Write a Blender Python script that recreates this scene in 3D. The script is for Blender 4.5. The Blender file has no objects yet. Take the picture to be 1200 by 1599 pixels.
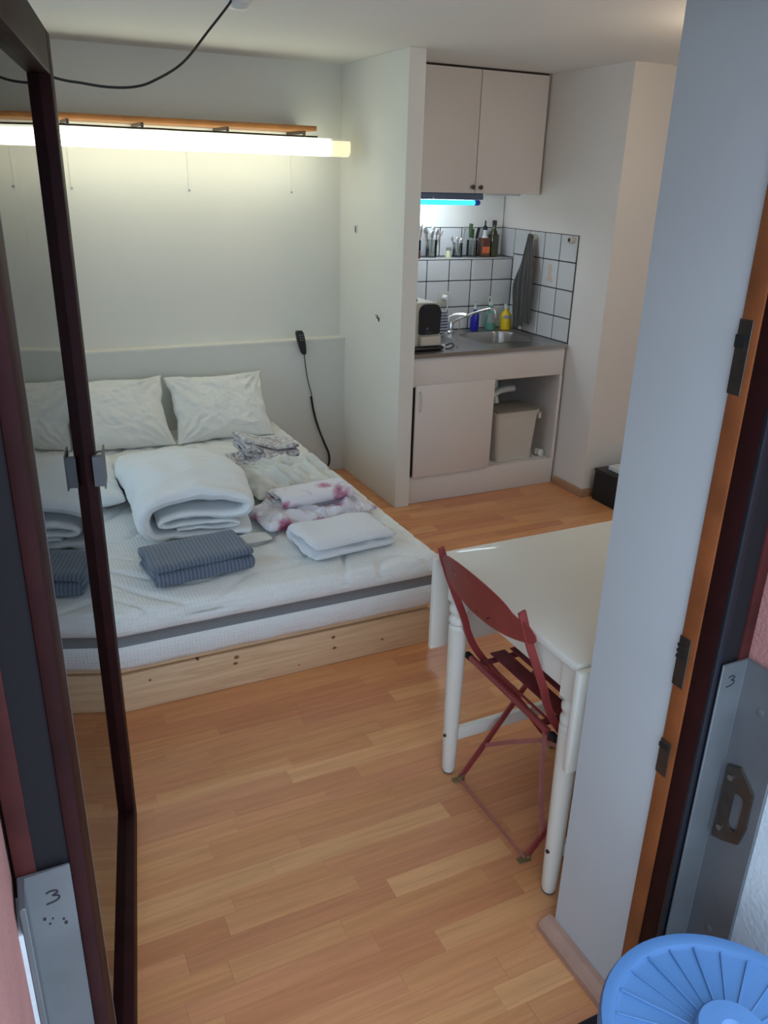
import bpy, bmesh, math, random
from mathutils import Vector, Matrix, noise
random.seed(7)
S = bpy.context.scene
C = S.collection
PI = math.pi

# ------------------------------------------------------------------ camera
cam_d = bpy.data.cameras.new('camera'); cam = bpy.data.objects.new('camera', cam_d); C.objects.link(cam)
yaw, pitch, roll = 0.460128, 0.388502, 0.028274
cy, sy, cp, sp = math.cos(yaw), math.sin(yaw), math.cos(pitch), math.sin(pitch)
fw = Vector((sy*cp, cy*cp, -sp)); rt = Vector((cy, -sy, 0)); up = rt.cross(fw)
rt2 = math.cos(roll)*rt + math.sin(roll)*up; up2 = -math.sin(roll)*rt + math.cos(roll)*up
m = Matrix((rt2, up2, -fw)).transposed().to_4x4(); m.translation = Vector((0, 0, 1.75))
cam.matrix_world = m
cam_d.sensor_fit = 'VERTICAL'; cam_d.sensor_height = 36; cam_d.lens = 1273.72/1599*36
cam_d.clip_start = 0.02; cam_d.clip_end = 100
S.camera = cam
# ------------------------------------------------------------------ world, exposure
W = bpy.data.worlds.new('world'); S.world = W; W.use_nodes = True
bg = W.node_tree.nodes['Background']; bg.inputs['Color'].default_value = (0.60, 0.78, 1.0, 1); 
_n = W.node_tree.nodes; _l = W.node_tree.links      # overcast sky: brighter towards the zenith
_tc = _n.new('ShaderNodeTexCoord'); _sx = _n.new('ShaderNodeSeparateXYZ'); _mr = _n.new('ShaderNodeMapRange')
_l.new(_tc.outputs['Generated'], _sx.inputs[0]); _l.new(_sx.outputs['Z'], _mr.inputs['Value'])
_mr.inputs['From Min'].default_value = 0; _mr.inputs['From Max'].default_value = 1
_mr.inputs['To Min'].default_value = 1.7; _mr.inputs['To Max'].default_value = 3.5
_l.new(_mr.outputs[0], bg.inputs['Strength'])
S.view_settings.view_transform = 'Standard'; S.view_settings.look = 'None'
S.view_settings.gamma = 1; S.view_settings.use_curve_mapping = False
S.view_settings.exposure = 0.50
LAMP = 4.0      # fluorescent strip over the bed
TUBE = 32.0      # tube under the wall cabinet
FILL_GLOBE = 9.0     # added fill light, unseen on the ceiling over the table side

# ------------------------------------------------------------------ materials
def new_mat(name):
    mt = bpy.data.materials.new(name); mt.use_nodes = True
    return mt, mt.node_tree.nodes, mt.node_tree.links, mt.node_tree.nodes['Principled BSDF']
def N(nodes, t, **kw):
    n = nodes.new(t)
    for k, v in kw.items():
        if k.startswith('i_'): n.inputs[k[2:].replace('_', ' ')].default_value = v
        else: setattr(n, k, v)
    return n
def mat(name, col, rough=0.5, metal=0.0, bump=0, bscale=60, var=0, vscale=4, spec=0.5, sheen=0, trans=0, coat=0, detail=4, emit=None, es=0):
    mt, nd, lk, bs = new_mat(name)
    bs.inputs['Base Color'].default_value = (*col, 1); bs.inputs['Roughness'].default_value = rough
    bs.inputs['Metallic'].default_value = metal; bs.inputs['Specular IOR Level'].default_value = spec
    if sheen: bs.inputs['Sheen Weight'].default_value = sheen
    if trans: bs.inputs['Transmission Weight'].default_value = trans
    if coat: bs.inputs['Coat Weight'].default_value = coat
    if emit: bs.inputs['Emission Color'].default_value = (*emit, 1); bs.inputs['Emission Strength'].default_value = es
    geo = None
    if bump or var: geo = N(nd, 'ShaderNodeTexCoord')
    if bump:
        n = N(nd, 'ShaderNodeTexNoise', i_Scale=bscale, i_Detail=detail); b = N(nd, 'ShaderNodeBump', i_Strength=bump, i_Distance=0.004)
        lk.new(geo.outputs['Object'], n.inputs['Vector']); lk.new(n.outputs['Fac'], b.inputs['Height']); lk.new(b.outputs['Normal'], bs.inputs['Normal'])
    if var:
        n = N(nd, 'ShaderNodeTexNoise', i_Scale=vscale, i_Detail=5); lk.new(geo.outputs['Object'], n.inputs['Vector'])
        r = N(nd, 'ShaderNodeValToRGB'); e = r.color_ramp.elements
        e[0].position = .3; e[1].position = .7
        e[0].color = (*[c*(1-var) for c in col], 1); e[1].color = (*[min(1, c*(1+var*.5)) for c in col], 1)
        lk.new(n.outputs['Fac'], r.inputs['Fac']); lk.new(r.outputs['Color'], bs.inputs['Base Color'])
    return mt

M = {}
M['wall'] = mat('wall_paint', (.76, .75, .69), .75, bump=.12, bscale=35, var=.03, vscale=2)
M['wall2'] = mat('reveal_paint', (.55, .56, .56), .6, bump=.15, bscale=30, var=.03, vscale=3)
M['pillarwall'] = mat('warm_wall_paint', (.76, .71, .65), .75, bump=.12, bscale=35, var=.03, vscale=2)
M['ceiling'] = mat('ceiling_paint', (.80, .78, .73), .8, bump=.12, bscale=30)
M['parapet'] = mat('grey_panel_paint', (.70, .70, .645), .7, bump=.06, bscale=50)
M['pink'] = mat('pink_render', (.42, .19, .165), .85, bump=.6, bscale=120, var=.12, vscale=8)
M['plaster'] = mat('white_render', (.62, .66, .68), .85, bump=.5, bscale=90, var=.08, vscale=9)
M['ground'] = mat('concrete', (.50, .48, .45), .9, bump=.3, bscale=30, var=.15)
M['cab'] = mat('cabinet_white', (.72, .655, .60), .45, bump=.03, bscale=90)
M['gapshade'] = mat('painted_gap_shade', (.03, .02, .018), .8)  # near-black that stands in for shade in gaps
M['table'] = mat('cream_lacquer', (.80, .755, .66), .38, bump=.02, bscale=80, coat=.15)
M['glide'] = mat('felt_glide', (.12, .10, .09), .9)
M['steel'] = mat('brushed_steel', (.42, .40, .38), .32, 1.0, bump=.05, bscale=60)
M['chrome'] = mat('chrome', (.75, .75, .75), .12, 1.0)
M['alu'] = mat('weathered_aluminium', (.155, .16, .165), .5, .35, bump=.12, bscale=40, var=.18, vscale=9)
M['bracket'] = mat('bronze_steel', (.11, .09, .075), .38, .8, var=.2, vscale=40)
M['mahogany'] = mat('mahogany_stain', (.027, .006, .006), .55, var=.3, vscale=12, spec=.12)
M['redwood'] = mat('red_stained_wood', (.065, .013, .011), .6, spec=.2, var=.35, vscale=14)
M['litrebate'] = mat('lit_rebate_wood', (.26, .075, .022), .42, var=.3, vscale=10)  # brighter brown paints daylight onto the right-hand rebate
M['charcoal'] = mat('charcoal_strip', (.013, .011, .013), .7, spec=.2, bump=.15, bscale=50)
M['seal'] = mat('black_rubber', (.006, .007, .012), .5, bump=.3, bscale=60)
M['black'] = mat('black_plastic', (.012, .012, .014), .35)
M['blackmatte'] = mat('black_matte', (.008, .008, .008), .7)
M['creamplastic'] = mat('cream_plastic', (.56, .52, .44), .4)
M['white'] = mat('white_plastic', (.72, .72, .70), .4)
M['bin'] = mat('bin_plastic', (.60, .555, .48), .5, bump=.04, bscale=60)
M['binlid'] = mat('bin_lid', (.24, .20, .165), .5)
M['pipe'] = mat('pvc_pipe', (.66, .64, .58), .4)
M['grout'] = mat('black_grout', (.018, .018, .018), .9)
M['tile'] = mat('glazed_tile', (.60, .60, .59), .16, bump=.03, bscale=14, coat=.3)
M['chair'] = mat('red_enamel', (.30, .045, .045), .42, var=.18, vscale=16, bump=.08, bscale=40)
M['chairslat'] = mat('dark_red_enamel', (.20, .028, .038), .45, var=.2, vscale=16)
M['worn'] = mat('pale_worn_red_enamel', (.42, .15, .13), .5, var=.2, vscale=20)
M['brass'] = mat('brass_foot', (.24, .18, .08), .5, .5)
M['shelfwood'] = mat('orange_brown_wood', (.40, .155, .035), .5, var=.2, vscale=8)
M['skirt'] = mat('laminate_skirting', (.42, .225, .125), .45, var=.15, vscale=12)
M['skirt2'] = mat('pinkish_skirting', (.46, .27, .20), .45, var=.15, vscale=12)
M['cord'] = mat('black_cord', (.008, .008, .009), .5)
M['duvet'] = mat('duvet_cotton', (.80, .82, .82), .85, sheen=.3, bump=.18, bscale=25)
M['duvet_edge'] = mat('duvet_edge_cotton', (.60, .57, .47), .85, sheen=.2, bump=.25, bscale=45)
M['pillow'] = mat('pillow_cotton', (.78, .78, .74), .85, sheen=.3, bump=.15, bscale=22)
M['towelwhite'] = mat('terry_white', (.78, .78, .80), .95, sheen=.5, bump=.8, bscale=260)
M['creamcloth'] = mat('cream_sheet', (.70, .69, .63), .85, sheen=.2, bump=.2, bscale=40)
M['greytowel'] = mat('grey_kitchen_towel', (.085, .08, .075), .95, sheen=.3, bump=.7, bscale=180)
M['barrel'] = mat('blue_lid_plastic', (.075, .175, .36), .42, bump=.08, bscale=50, var=.06)
M['barrelbody'] = mat('blue_barrel_plastic', (.05, .15, .42), .4, bump=.05)
M['ink'] = mat('black_ink', (.008, .008, .012), .6)
M['rust'] = mat('dark_steel', (.06, .045, .035), .5, .6)

def glass_mat(name, col=(1, 1, 1), ior=1.45, rough=0.0):
    mt, nd, lk, bs = new_mat(name); nd.remove(bs)
    tr = N(nd, 'ShaderNodeBsdfTransparent'); tr.inputs['Color'].default_value = (*col, 1)
    gl = N(nd, 'ShaderNodeBsdfGlossy', i_Roughness=rough); fr = N(nd, 'ShaderNodeFresnel', i_IOR=ior); mx = N(nd, 'ShaderNodeMixShader')
    lk.new(fr.outputs[0], mx.inputs[0]); lk.new(tr.outputs[0], mx.inputs[1]); lk.new(gl.outputs[0], mx.inputs[2])
    lk.new(mx.outputs[0], nd['Material Output'].inputs['Surface']); return mt
M['pane'] = glass_mat('window_glass', (.86, .9, .88), 3.2)
M['jar'] = glass_mat('jar_glass', (.90, .93, .92), 1.5)
M['soapblue'] = mat('blue_soap', (.03, .03, .42), .15, trans=.2)
M['soapgreen'] = mat('green_soap', (.16, .42, .33), .15, trans=.3)
M['soapyellow'] = mat('yellow_soap', (.75, .52, .02), .2)
M['clearplastic'] = mat('clear_plastic', (.62, .66, .62), .2)
M['oil'] = mat('olive_bottle_glass', (.035, .035, .008), .12, coat=.3)
M['whisky'] = mat('amber_bottle_glass', (.10, .035, .02), .12, coat=.3)
M['label'] = mat('orange_label', (.55, .12, .03), .6)
M['labelwhite'] = mat('white_label', (.6, .6, .58), .6)
M['green'] = mat('green_handle', (.025, .07, .015), .5)
M['redbrown'] = mat('red_brown_tin', (.09, .02, .018), .5)
M['spice'] = mat('pale_yellow_salt', (.62, .60, .40), .5)

def emis(name, col, s, base=(.8, .8, .8)):
    mt, nd, lk, bs = new_mat(name)
    bs.inputs['Base Color'].default_value = (*base, 1)
    bs.inputs['Emission Color'].default_value = (*col, 1); bs.inputs['Emission Strength'].default_value = s
    return mt
M['lamp'] = emis('fluorescent_diffuser', (.96, 1.0, .78), LAMP)
M['globe'] = emis('fill_glow', (1.0, .80, .58), FILL_GLOBE)
M['lampend'] = emis('dim_diffuser_end', (1.0, .92, .55), 0.55, (.7, .66, .5))
M['tubewhite'] = emis('cool_tube', (.78, .90, 1.0), TUBE)
M['tubecyan'] = emis('cyan_tube_cover', (.03, .52, .95), 1.25, (.1, .4, .7))
M['tubeblue'] = mat('blue_tube_cap', (.02, .10, .55), .4)
M['housing'] = mat('blue_grey_housing', (.10, .14, .22), .5)

# laminate strips: one tone per strip, grain along X
def laminate():
    mt, nd, lk, bs = new_mat('beech_laminate')
    geo = N(nd, 'ShaderNodeNewGeometry'); oi = N(nd, 'ShaderNodeObjectInfo')
    add = N(nd, 'ShaderNodeMath', operation='ADD'); lk.new(geo.outputs['Random Per Island'], add.inputs[0]); lk.new(oi.outputs['Random'], add.inputs[1])
    fr = N(nd, 'ShaderNodeMath', operation='FRACT'); lk.new(add.outputs[0], fr.inputs[0])
    ramp = N(nd, 'ShaderNodeValToRGB'); e = ramp.color_ramp.elements
    e[0].position = 0; e[0].color = (.56, .225, .094, 1); e[1].position = 1; e[1].color = (.74, .375, .162, 1)
    for p, c in ((.25, (.62, .255, .118, 1)), (.5, (.67, .305, .130, 1)), (.75, (.63, .275, .110, 1))):
        x = e.new(p); x.color = c
    lk.new(fr.outputs[0], ramp.inputs['Fac'])
    off = N(nd, 'ShaderNodeCombineXYZ'); m7 = N(nd, 'ShaderNodeMath', operation='MULTIPLY'); m7.inputs[1].default_value = 17
    lk.new(fr.outputs[0], m7.inputs[0]); lk.new(m7.outputs[0], off.inputs[2])
    va = N(nd, 'ShaderNodeVectorMath', operation='ADD'); lk.new(geo.outputs['Position'], va.inputs[0]); lk.new(off.outputs[0], va.inputs[1])
    mp = N(nd, 'ShaderNodeMapping'); mp.inputs['Scale'].default_value = (2.2, 38, 1); lk.new(va.outputs[0], mp.inputs['Vector'])
    n = N(nd, 'ShaderNodeTexNoise', i_Scale=1.6, i_Detail=6, i_Roughness=.6, i_Distortion=.6); lk.new(mp.outputs[0], n.inputs['Vector'])
    r2 = N(nd, 'ShaderNodeValToRGB'); q = r2.color_ramp.elements; q[0].position = .3; q[0].color = (.88, .84, .80, 1); q[1].position = .68; q[1].color = (1.12, 1.12, 1.12, 1)
    lk.new(n.outputs['Fac'], r2.inputs['Fac'])
    mx = N(nd, 'ShaderNodeMix', data_type='RGBA', blend_type='MULTIPLY'); mx.inputs[0].default_value = 1
    lk.new(ramp.outputs['Color'], mx.inputs[6]); lk.new(r2.outputs['Color'], mx.inputs[7]); lk.new(mx.outputs[2], bs.inputs['Base Color'])
    bs.inputs['Roughness'].default_value = .30; bs.inputs['Specular IOR Level'].default_value = .6
    return mt
M['floor'] = laminate()

def pine():
    mt, nd, lk, bs = new_mat('knotty_pine')
    geo = N(nd, 'ShaderNodeNewGeometry')
    mp = N(nd, 'ShaderNodeMapping'); mp.inputs['Scale'].default_value = (2, 20, 30); lk.new(geo.outputs['Position'], mp.inputs['Vector'])
    n = N(nd, 'ShaderNodeTexNoise', i_Scale=1.5, i_Detail=5, i_Distortion=1.2); lk.new(mp.outputs[0], n.inputs['Vector'])
    r = N(nd, 'ShaderNodeValToRGB'); e = r.color_ramp.elements; e[0].position = .3; e[0].color = (.64, .40, .22, 1); e[1].position = .7; e[1].color = (.80, .56, .34, 1)
    lk.new(n.outputs['Fac'], r.inputs['Fac']); cur = r.outputs['Color']
    knots = [(.66, .125, .010), (.655, .100, .009), (1.04, .118, .009), (1.045, .07, .009), (1.25, .06, .006), (.52, .15, .006), (.35, .11, .006), (.9, .03, .004)]
    for kx, kz, kr in knots:
        d = N(nd, 'ShaderNodeVectorMath', operation='DISTANCE')
        mm = N(nd, 'ShaderNodeMapping'); mm.inputs['Scale'].default_value = (.8, 0, 1.1); lk.new(geo.outputs['Position'], mm.inputs['Vector'])
        lk.new(mm.outputs[0], d.inputs[0]); d.inputs[1].default_value = (kx*.8, 0, kz*1.1)
        mr = N(nd, 'ShaderNodeMapRange'); mr.inputs['From Min'].default_value = kr*.5; mr.inputs['From Max'].default_value = kr
        mr.inputs['To Min'].default_value = 1; mr.inputs['To Max'].default_value = 0; lk.new(d.outputs['Value'], mr.inputs['Value'])
        mx = N(nd, 'ShaderNodeMix', data_type='RGBA'); mx.inputs[7].default_value = (.20, .075, .03, 1)
        lk.new(mr.outputs[0], mx.inputs[0]); lk.new(cur, mx.inputs[6]); cur = mx.outputs[2]
    lk.new(cur, bs.inputs['Base Color']); bs.inputs['Roughness'].default_value = .55
    return mt
M['pine'] = pine()

def mattress_mat():
    mt, nd, lk, bs = new_mat('quilted_ticking')
    bs.inputs['Base Color'].default_value = (.74, .72, .66, 1); bs.inputs['Roughness'].default_value = .85; bs.inputs['Sheen Weight'].default_value = .2
    tc = N(nd, 'ShaderNodeTexCoord')
    v = N(nd, 'ShaderNodeTexVoronoi', i_Scale=80, i_Randomness=.2); lk.new(tc.outputs['Object'], v.inputs['Vector'])
    b = N(nd, 'ShaderNodeBump', i_Strength=.6, i_Distance=.005); lk.new(v.outputs['Distance'], b.inputs['Height']); lk.new(b.outputs[0], bs.inputs['Normal'])
    r = N(nd, 'ShaderNodeValToRGB'); e = r.color_ramp.elements; e[0].position = .05; e[0].color = (.72, .73, .71, 1); e[1].position = .35; e[1].color = (.82, .82, .79, 1)
    lk.new(v.outputs['Distance'], r.inputs['Fac']); lk.new(r.outputs['Color'], bs.inputs['Base Color'])
    return mt
M['mattress'] = mattress_mat()
M['band'] = mat('grey_mattress_band', (.22, .22, .225), .8, bump=.3, bscale=200)

def stripes(name, axis, freq, c1, c2, rough=.9, bump=.5, thr=.5, soft=.1, distort=0, dirn='Object'):
    mt, nd, lk, bs = new_mat(name); tc = N(nd, 'ShaderNodeTexCoord')
    w = N(nd, 'ShaderNodeTexWave', wave_type='BANDS', bands_direction=axis, i_Scale=freq, i_Distortion=distort, i_Detail=2); w.inputs['Detail Scale'].default_value = 2
    lk.new(tc.outputs[dirn], w.inputs['Vector'])
    r = N(nd, 'ShaderNodeValToRGB'); e = r.color_ramp.elements; e[0].position = thr-soft; e[0].color = (*c1, 1); e[1].position = thr+soft; e[1].color = (*c2, 1)
    lk.new(w.outputs['Fac'], r.inputs['Fac']); lk.new(r.outputs['Color'], bs.inputs['Base Color'])
    b = N(nd, 'ShaderNodeBump', i_Strength=bump, i_Distance=.003); lk.new(w.outputs['Fac'], b.inputs['Height']); lk.new(b.outputs[0], bs.inputs['Normal'])
    bs.inputs['Roughness'].default_value = rough; bs.inputs['Sheen Weight'].default_value = .3
    return mt
M['greystripe'] = stripes('blue_grey_ribbed_towel', 'X', 22, (.095, .12, .17), (.16, .195, .25), soft=.25)
M['bluestripe'] = stripes('blue_white_striped_cloth', 'Z', 18, (.08, .09, .17), (.45, .46, .52), soft=.1, distort=.6)

def blot(name, base, c1, c2, scale, thr, line=None):
    mt, nd, lk, bs = new_mat(name); tc = N(nd, 'ShaderNodeTexCoord')
    nz = N(nd, 'ShaderNodeTexNoise', i_Scale=scale*2.2, i_Detail=3); lk.new(tc.outputs['Object'], nz.inputs['Vector'])
    ad = N(nd, 'ShaderNodeVectorMath', operation='SCALE'); ad.inputs['Scale'].default_value = .07; lk.new(nz.outputs['Color'], ad.inputs[0])
    vv = N(nd, 'ShaderNodeVectorMath', operation='ADD'); lk.new(tc.outputs['Object'], vv.inputs[0]); lk.new(ad.outputs[0], vv.inputs[1])
    v = N(nd, 'ShaderNodeTexVoronoi', i_Scale=scale); lk.new(vv.outputs[0], v.inputs['Vector'])
    r = N(nd, 'ShaderNodeValToRGB'); e = r.color_ramp.elements
    e[0].position = 0; e[0].color = (*c1, 1); e[1].position = thr; e[1].color = (*base, 1)
    x = e.new(thr*.62); x.color = (*c2, 1); x = e.new(thr*.35); x.color = (*c1, 1)
    lk.new(v.outputs['Distance'], r.inputs['Fac']); cur = r.outputs['Color']
    if line:
        n2 = N(nd, 'ShaderNodeTexNoise', i_Scale=line[0], i_Detail=3, i_Distortion=1.5); lk.new(tc.outputs['Object'], n2.inputs['Vector'])
        r2 = N(nd, 'ShaderNodeValToRGB'); q = r2.color_ramp.elements; q[0].position = line[2]; q[0].color = (1, 1, 1, 1); q[1].position = line[2]+.03; q[1].color = (*line[1], 1)
        q2 = q.new(line[2]+.10); q2.color = (1, 1, 1, 1)
        lk.new(n2.outputs['Fac'], r2.inputs['Fac'])
        mx = N(nd, 'ShaderNodeMix', data_type='RGBA', blend_type='MULTIPLY'); mx.inputs[0].default_value = 1
        lk.new(cur, mx.inputs[6]); lk.new(r2.outputs['Color'], mx.inputs[7]); cur = mx.outputs[2]
    lk.new(cur, bs.inputs['Base Color']); bs.inputs['Roughness'].default_value = .85; bs.inputs['Sheen Weight'].default_value = .25
    return mt
M['floral'] = blot('floral_cotton', (.76, .73, .76), (.20, .02, .07), (.50, .18, .28), 7.0, .34, (9, (.75, .72, .82), .55))
M['printed'] = blot('grey_printed_cotton', (.62, .60, .60), (.55, .42, .44), (.55, .53, .54), 8, .25, (20, (.22, .21, .25), .46))

# ------------------------------------------------------------------ object helpers
def link(o): C.objects.link(o); return o
def root_loc(o):
    while o.parent: o = o.parent
    return o.location.copy()
def tag(o, label=None, cat=None, group=None, kind=None):
    if label: o['label'] = label
    if cat: o['category'] = cat
    if group: o['group'] = group
    if kind: o['kind'] = kind
    return o
def obj(name, bm, m, parent=None, smooth=False, origin=None, normals=True):
    """bmesh in world coordinates -> one mesh object, parented without offset."""
    if normals: bmesh.ops.recalc_face_normals(bm, faces=bm.faces)
    if parent is None:
        if origin is None:
            xs = [v.co for v in bm.verts]
            origin = Vector((sum(v.x for v in xs)/len(xs), sum(v.y for v in xs)/len(xs), min(v.z for v in xs)))
        o0 = Vector(origin)
    else: o0 = root_loc(parent)
    bmesh.ops.translate(bm, verts=bm.verts, vec=-o0)
    me = bpy.data.meshes.new(name); bm.to_mesh(me); bm.free()
    mats = m if isinstance(m, (list, tuple)) else [m]
    for k in mats: me.materials.append(M[k])
    if smooth:
        for p in me.polygons: p.use_smooth = True
        if smooth != 'all':
            try: me.set_sharp_from_angle(angle=math.radians(40))
            except Exception: pass
    o = bpy.data.objects.new(name, me); link(o)
    if parent: o.parent = parent
    else: o.location = o0
    return o
def thing(name, label, cat, loc, group=None, kind=None):
    o = bpy.data.objects.new(name, None); o.empty_display_size = .05; link(o); o.location = loc
    return tag(o, label, cat, group, kind)
def dup(root, delta, label=None):
    r = root.copy(); link(r); r.location = root.location + Vector(delta)
    if label: r['label'] = label
    for ch in list(root.children):
        c = ch.copy(); link(c); c.parent = r
        for g in list(ch.children):
            d = g.copy(); link(d); d.parent = c
    return r
def bx(bm, x0, x1, y0, y1, z0, z1, bev=0, seg=1, mi=0, xf=None):
    vs = [bm.verts.new((x, y, z)) for x in (x0, x1) for y in (y0, y1) for z in (z0, z1)]
    fs = [bm.faces.new([vs[i] for i in f]) for f in ((0, 1, 3, 2), (4, 6, 7, 5), (0, 4, 5, 1), (2, 3, 7, 6), (0, 2, 6, 4), (1, 5, 7, 3))]
    for f in fs: f.material_index = mi
    new = vs
    if bev:
        es = list({e for f in fs for e in f.edges})
        r = bmesh.ops.bevel(bm, geom=es, offset=bev, segments=seg, affect='EDGES', profile=.5)
        new = list({v for f in r['faces'] for v in f.verts})
    if xf:
        for v in new: v.co = xf(v.co)
    return bm
def box(name, b, m, parent=None, bev=0, seg=2, xf=None, smooth=False, **kw):
    bm = bmesh.new(); bx(bm, *b, bev=bev, seg=seg, xf=xf)
    return obj(name, bm, m, parent, smooth=smooth or bev > 0, **kw)
def lathe(bm, prof, c, n=24, axis='Z', cap=True):
    """prof: list of (r, h) along axis from point c."""
    rings = []
    for r, h in prof:
        ring = []
        for k in range(n):
            a = 2*PI*k/n; p = (r*math.cos(a), r*math.sin(a), h)
            if axis == 'Y': p = (p[0], p[2], p[1])
            elif axis == 'X': p = (p[2], p[0], p[1])
            ring.append(bm.verts.new(Vector(c)+Vector(p)))
        rings.append(ring)
    for a, b in zip(rings, rings[1:]):
        for k in range(n): bm.faces.new((a[k], a[(k+1) % n], b[(k+1) % n], b[k]))
    if cap:
        bm.faces.new(rings[0][::-1]); bm.faces.new(rings[-1])
    return bm
def lath(name, prof, c, m, parent=None, n=24, axis='Z', **kw):
    return obj(name, lathe(bmesh.new(), prof, c, n, axis), m, parent, smooth=True, **kw)
def frames(pts, ref=None):
    pts = [Vector(p) for p in pts]; out = []
    prev = None
    for i, p in enumerate(pts):
        t = (pts[min(i+1, len(pts)-1)]-pts[max(i-1, 0)]).normalized()
        if prev is None:
            r = Vector(ref) if ref else (Vector((0, 0, 1)) if abs(t.z) < .9 else Vector((1, 0, 0)))
        else: r = prev
        n1 = (r - t*r.dot(t)).normalized(); n2 = t.cross(n1)
        prev = n1; out.append((p, n1, n2))
    return out
def sweep(bm, pts, prof, ref=None, cap=True, scale=None):
    rings = []
    for i, (p, a, b) in enumerate(frames(pts, ref)):
        s = scale(i/(len(pts)-1)) if scale else 1
        rings.append([bm.verts.new(p+a*u*s+b*v*s) for u, v in prof])
    n = len(prof)
    for r0, r1 in zip(rings, rings[1:]):
        for k in range(n): bm.faces.new((r0[k], r0[(k+1) % n], r1[(k+1) % n], r1[k]))
    if cap: bm.faces.new(rings[0][::-1]); bm.faces.new(rings[-1])
    return bm
def circ(r, n=8): return [(r*math.cos(2*PI*k/n), r*math.sin(2*PI*k/n)) for k in range(n)]
def rect(w, t): return [(-w/2, -t/2), (w/2, -t/2), (w/2, t/2), (-w/2, t/2)]
def spline(pts, n=8):
    P = [Vector(p) for p in pts]; out = []
    for i in range(len(P)-1):
        p0 = P[max(i-1, 0)]; p1 = P[i]; p2 = P[i+1]; p3 = P[min(i+2, len(P)-1)]
        for k in range(n):
            t = k/n
            out.append(.5*((2*p1)+(p2-p0)*t+(2*p0-5*p1+4*p2-p3)*t*t+(-p0+3*p1-3*p2+p3)*t**3))
    return out+[P[-1]]
def tube(name, pts, r, m, parent=None, n=8, **kw):
    return obj(name, sweep(bmesh.new(), pts, circ(r, n)), m, parent, smooth=True, **kw)
def strap(name, pts, w, t, m, parent=None, ref=None, **kw):
    return obj(name, sweep(bmesh.new(), pts, rect(w, t), ref), m, parent, **kw)
def nz(p, s, seed=0, oct=3):
    return noise.fractal(Vector(p)*s+Vector((seed*7.3, seed*3.1, seed)), 1.0, 2.0, oct)
def poly_extrude(bm, pts, y0, y1, plane='XZ'):
    def w(p, q): return (p[0], q, p[1]) if plane == 'XZ' else ((q, p[0], p[1]) if plane == 'YZ' else (p[0], p[1], q))
    a = [bm.verts.new(w(p, y0)) for p in pts]; b = [bm.verts.new(w(p, y1)) for p in pts]; n = len(pts)
    for k in range(n): bm.faces.new((a[k], a[(k+1) % n], b[(k+1) % n], b[k]))
    bm.faces.new(a[::-1]); bm.faces.new(b); return bm

# ------------------------------------------------------------------ structure
CEIL = 2.32
def struct(name, boxes, m, parent=None, bev=0):
    bm = bmesh.new()
    for b in boxes: bx(bm, *b, bev=bev)
    o = obj(name, bm, m, parent, origin=(boxes[0][0], boxes[0][2], boxes[0][4]) if parent is None else None)
    if parent is None: o['kind'] = 'structure'
    return o
struct('ceiling', [(-.5, 4.2, .45, 4.9, CEIL, 2.45)], 'ceiling')
wb = struct('wall_back', [(-.5, 1.98, 4.68, 4.8, 0, CEIL)], 'wall')
struct('parapet', [(-.35, 1.98, 4.60, 4.68, 0, .835)], 'parapet', wb)
struct('ledge', [(-.35, 1.98, 4.598, 4.68, .835, .845)], 'wall', wb)
struct('wall_left', [(-.5, -.35, 1.16, 1.9, 0, CEIL), (-.5, -.35, 4.1, 4.68, 0, CEIL), (-.5, -.35, 1.9, 4.1, 0, .55), (-.5, -.35, 1.9, 4.1, 2.15, CEIL)], 'wall')
w2 = thing('window_2', 'window in the left wall that lets daylight onto the bed', 'window', (-.42, 3.0, .55), kind='structure')
for b in ((-.45, -.39, 1.9, 1.96, .55, 2.15), (-.45, -.39, 4.04, 4.1, .55, 2.15), (-.45, -.39, 1.96, 4.04, .55, .61), (-.45, -.39, 1.96, 4.04, 2.09, 2.15), (-.45, -.39, 2.97, 3.03, .61, 2.09)): box('window_frame', b, 'mahogany', w2)
for b in ((-.424, -.418, 1.96, 2.97, .61, 2.09), (-.424, -.418, 3.03, 4.04, .61, 2.09)): box('pane', b, 'jar', w2)
struct('wall_partition', [(1.98, 2.07, 3.86, 4.8, 0, CEIL)], 'wall', bev=.002)
wk = struct('wall_kitchen', [(2.07, 3.1, 4.658, 4.8, 0, CEIL), (2.07, 3.1, 4.52, 4.658, 0, 1.295)], 'wall')
wr = struct('wall_right', [(3.108, 4.2, 3.6, 4.8, 0, CEIL), (4.0, 4.2, 1.16, 3.6, 0, CEIL)], 'pillarwall')
struct('wall_front', [(1.088, 1.75, .93, 1.16, 0, CEIL), (1.75, 3.35, .93, 1.16, 0, .85), (1.75, 3.35, .93, 1.16, 2.1, CEIL), (3.35, 4.2, .93, 1.16, 0, CEIL), (-.5, -.11, .93, 1.16, 0, CEIL), (-.11, 1.088, .93, 1.16, 2.1, CEIL)], 'wall2', bev=.002)
fa = struct('wall_facade', [(1.163, 1.75, .45, .93, -.05, 3.2), (1.75, 3.35, .45, .93, -.05, .85), (1.75, 3.35, .45, .93, 2.1, 3.2), (3.35, 5.5, .45, .93, -.05, 3.2), (-3.5, -.063, .45, .93, -.05, 3.2), (-.063, 1.163, .45, .93, 2.1, 3.2)], 'pink')
struct('plaster_patch', [(1.161, 1.163, .46, .85, -.045, .965)], 'plaster', fa)
struct('plaster_edge', [(-.063, -.058, .79, .85, -.045, .93)], 'plaster', fa)
struct('ground', [(-5, 6, -6, .85, -.2, -.05)], 'ground')
struct('trim_2', [(-.063, 1.163, .85, .93, -.05, -.004)], 'seal')      # door sill

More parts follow.
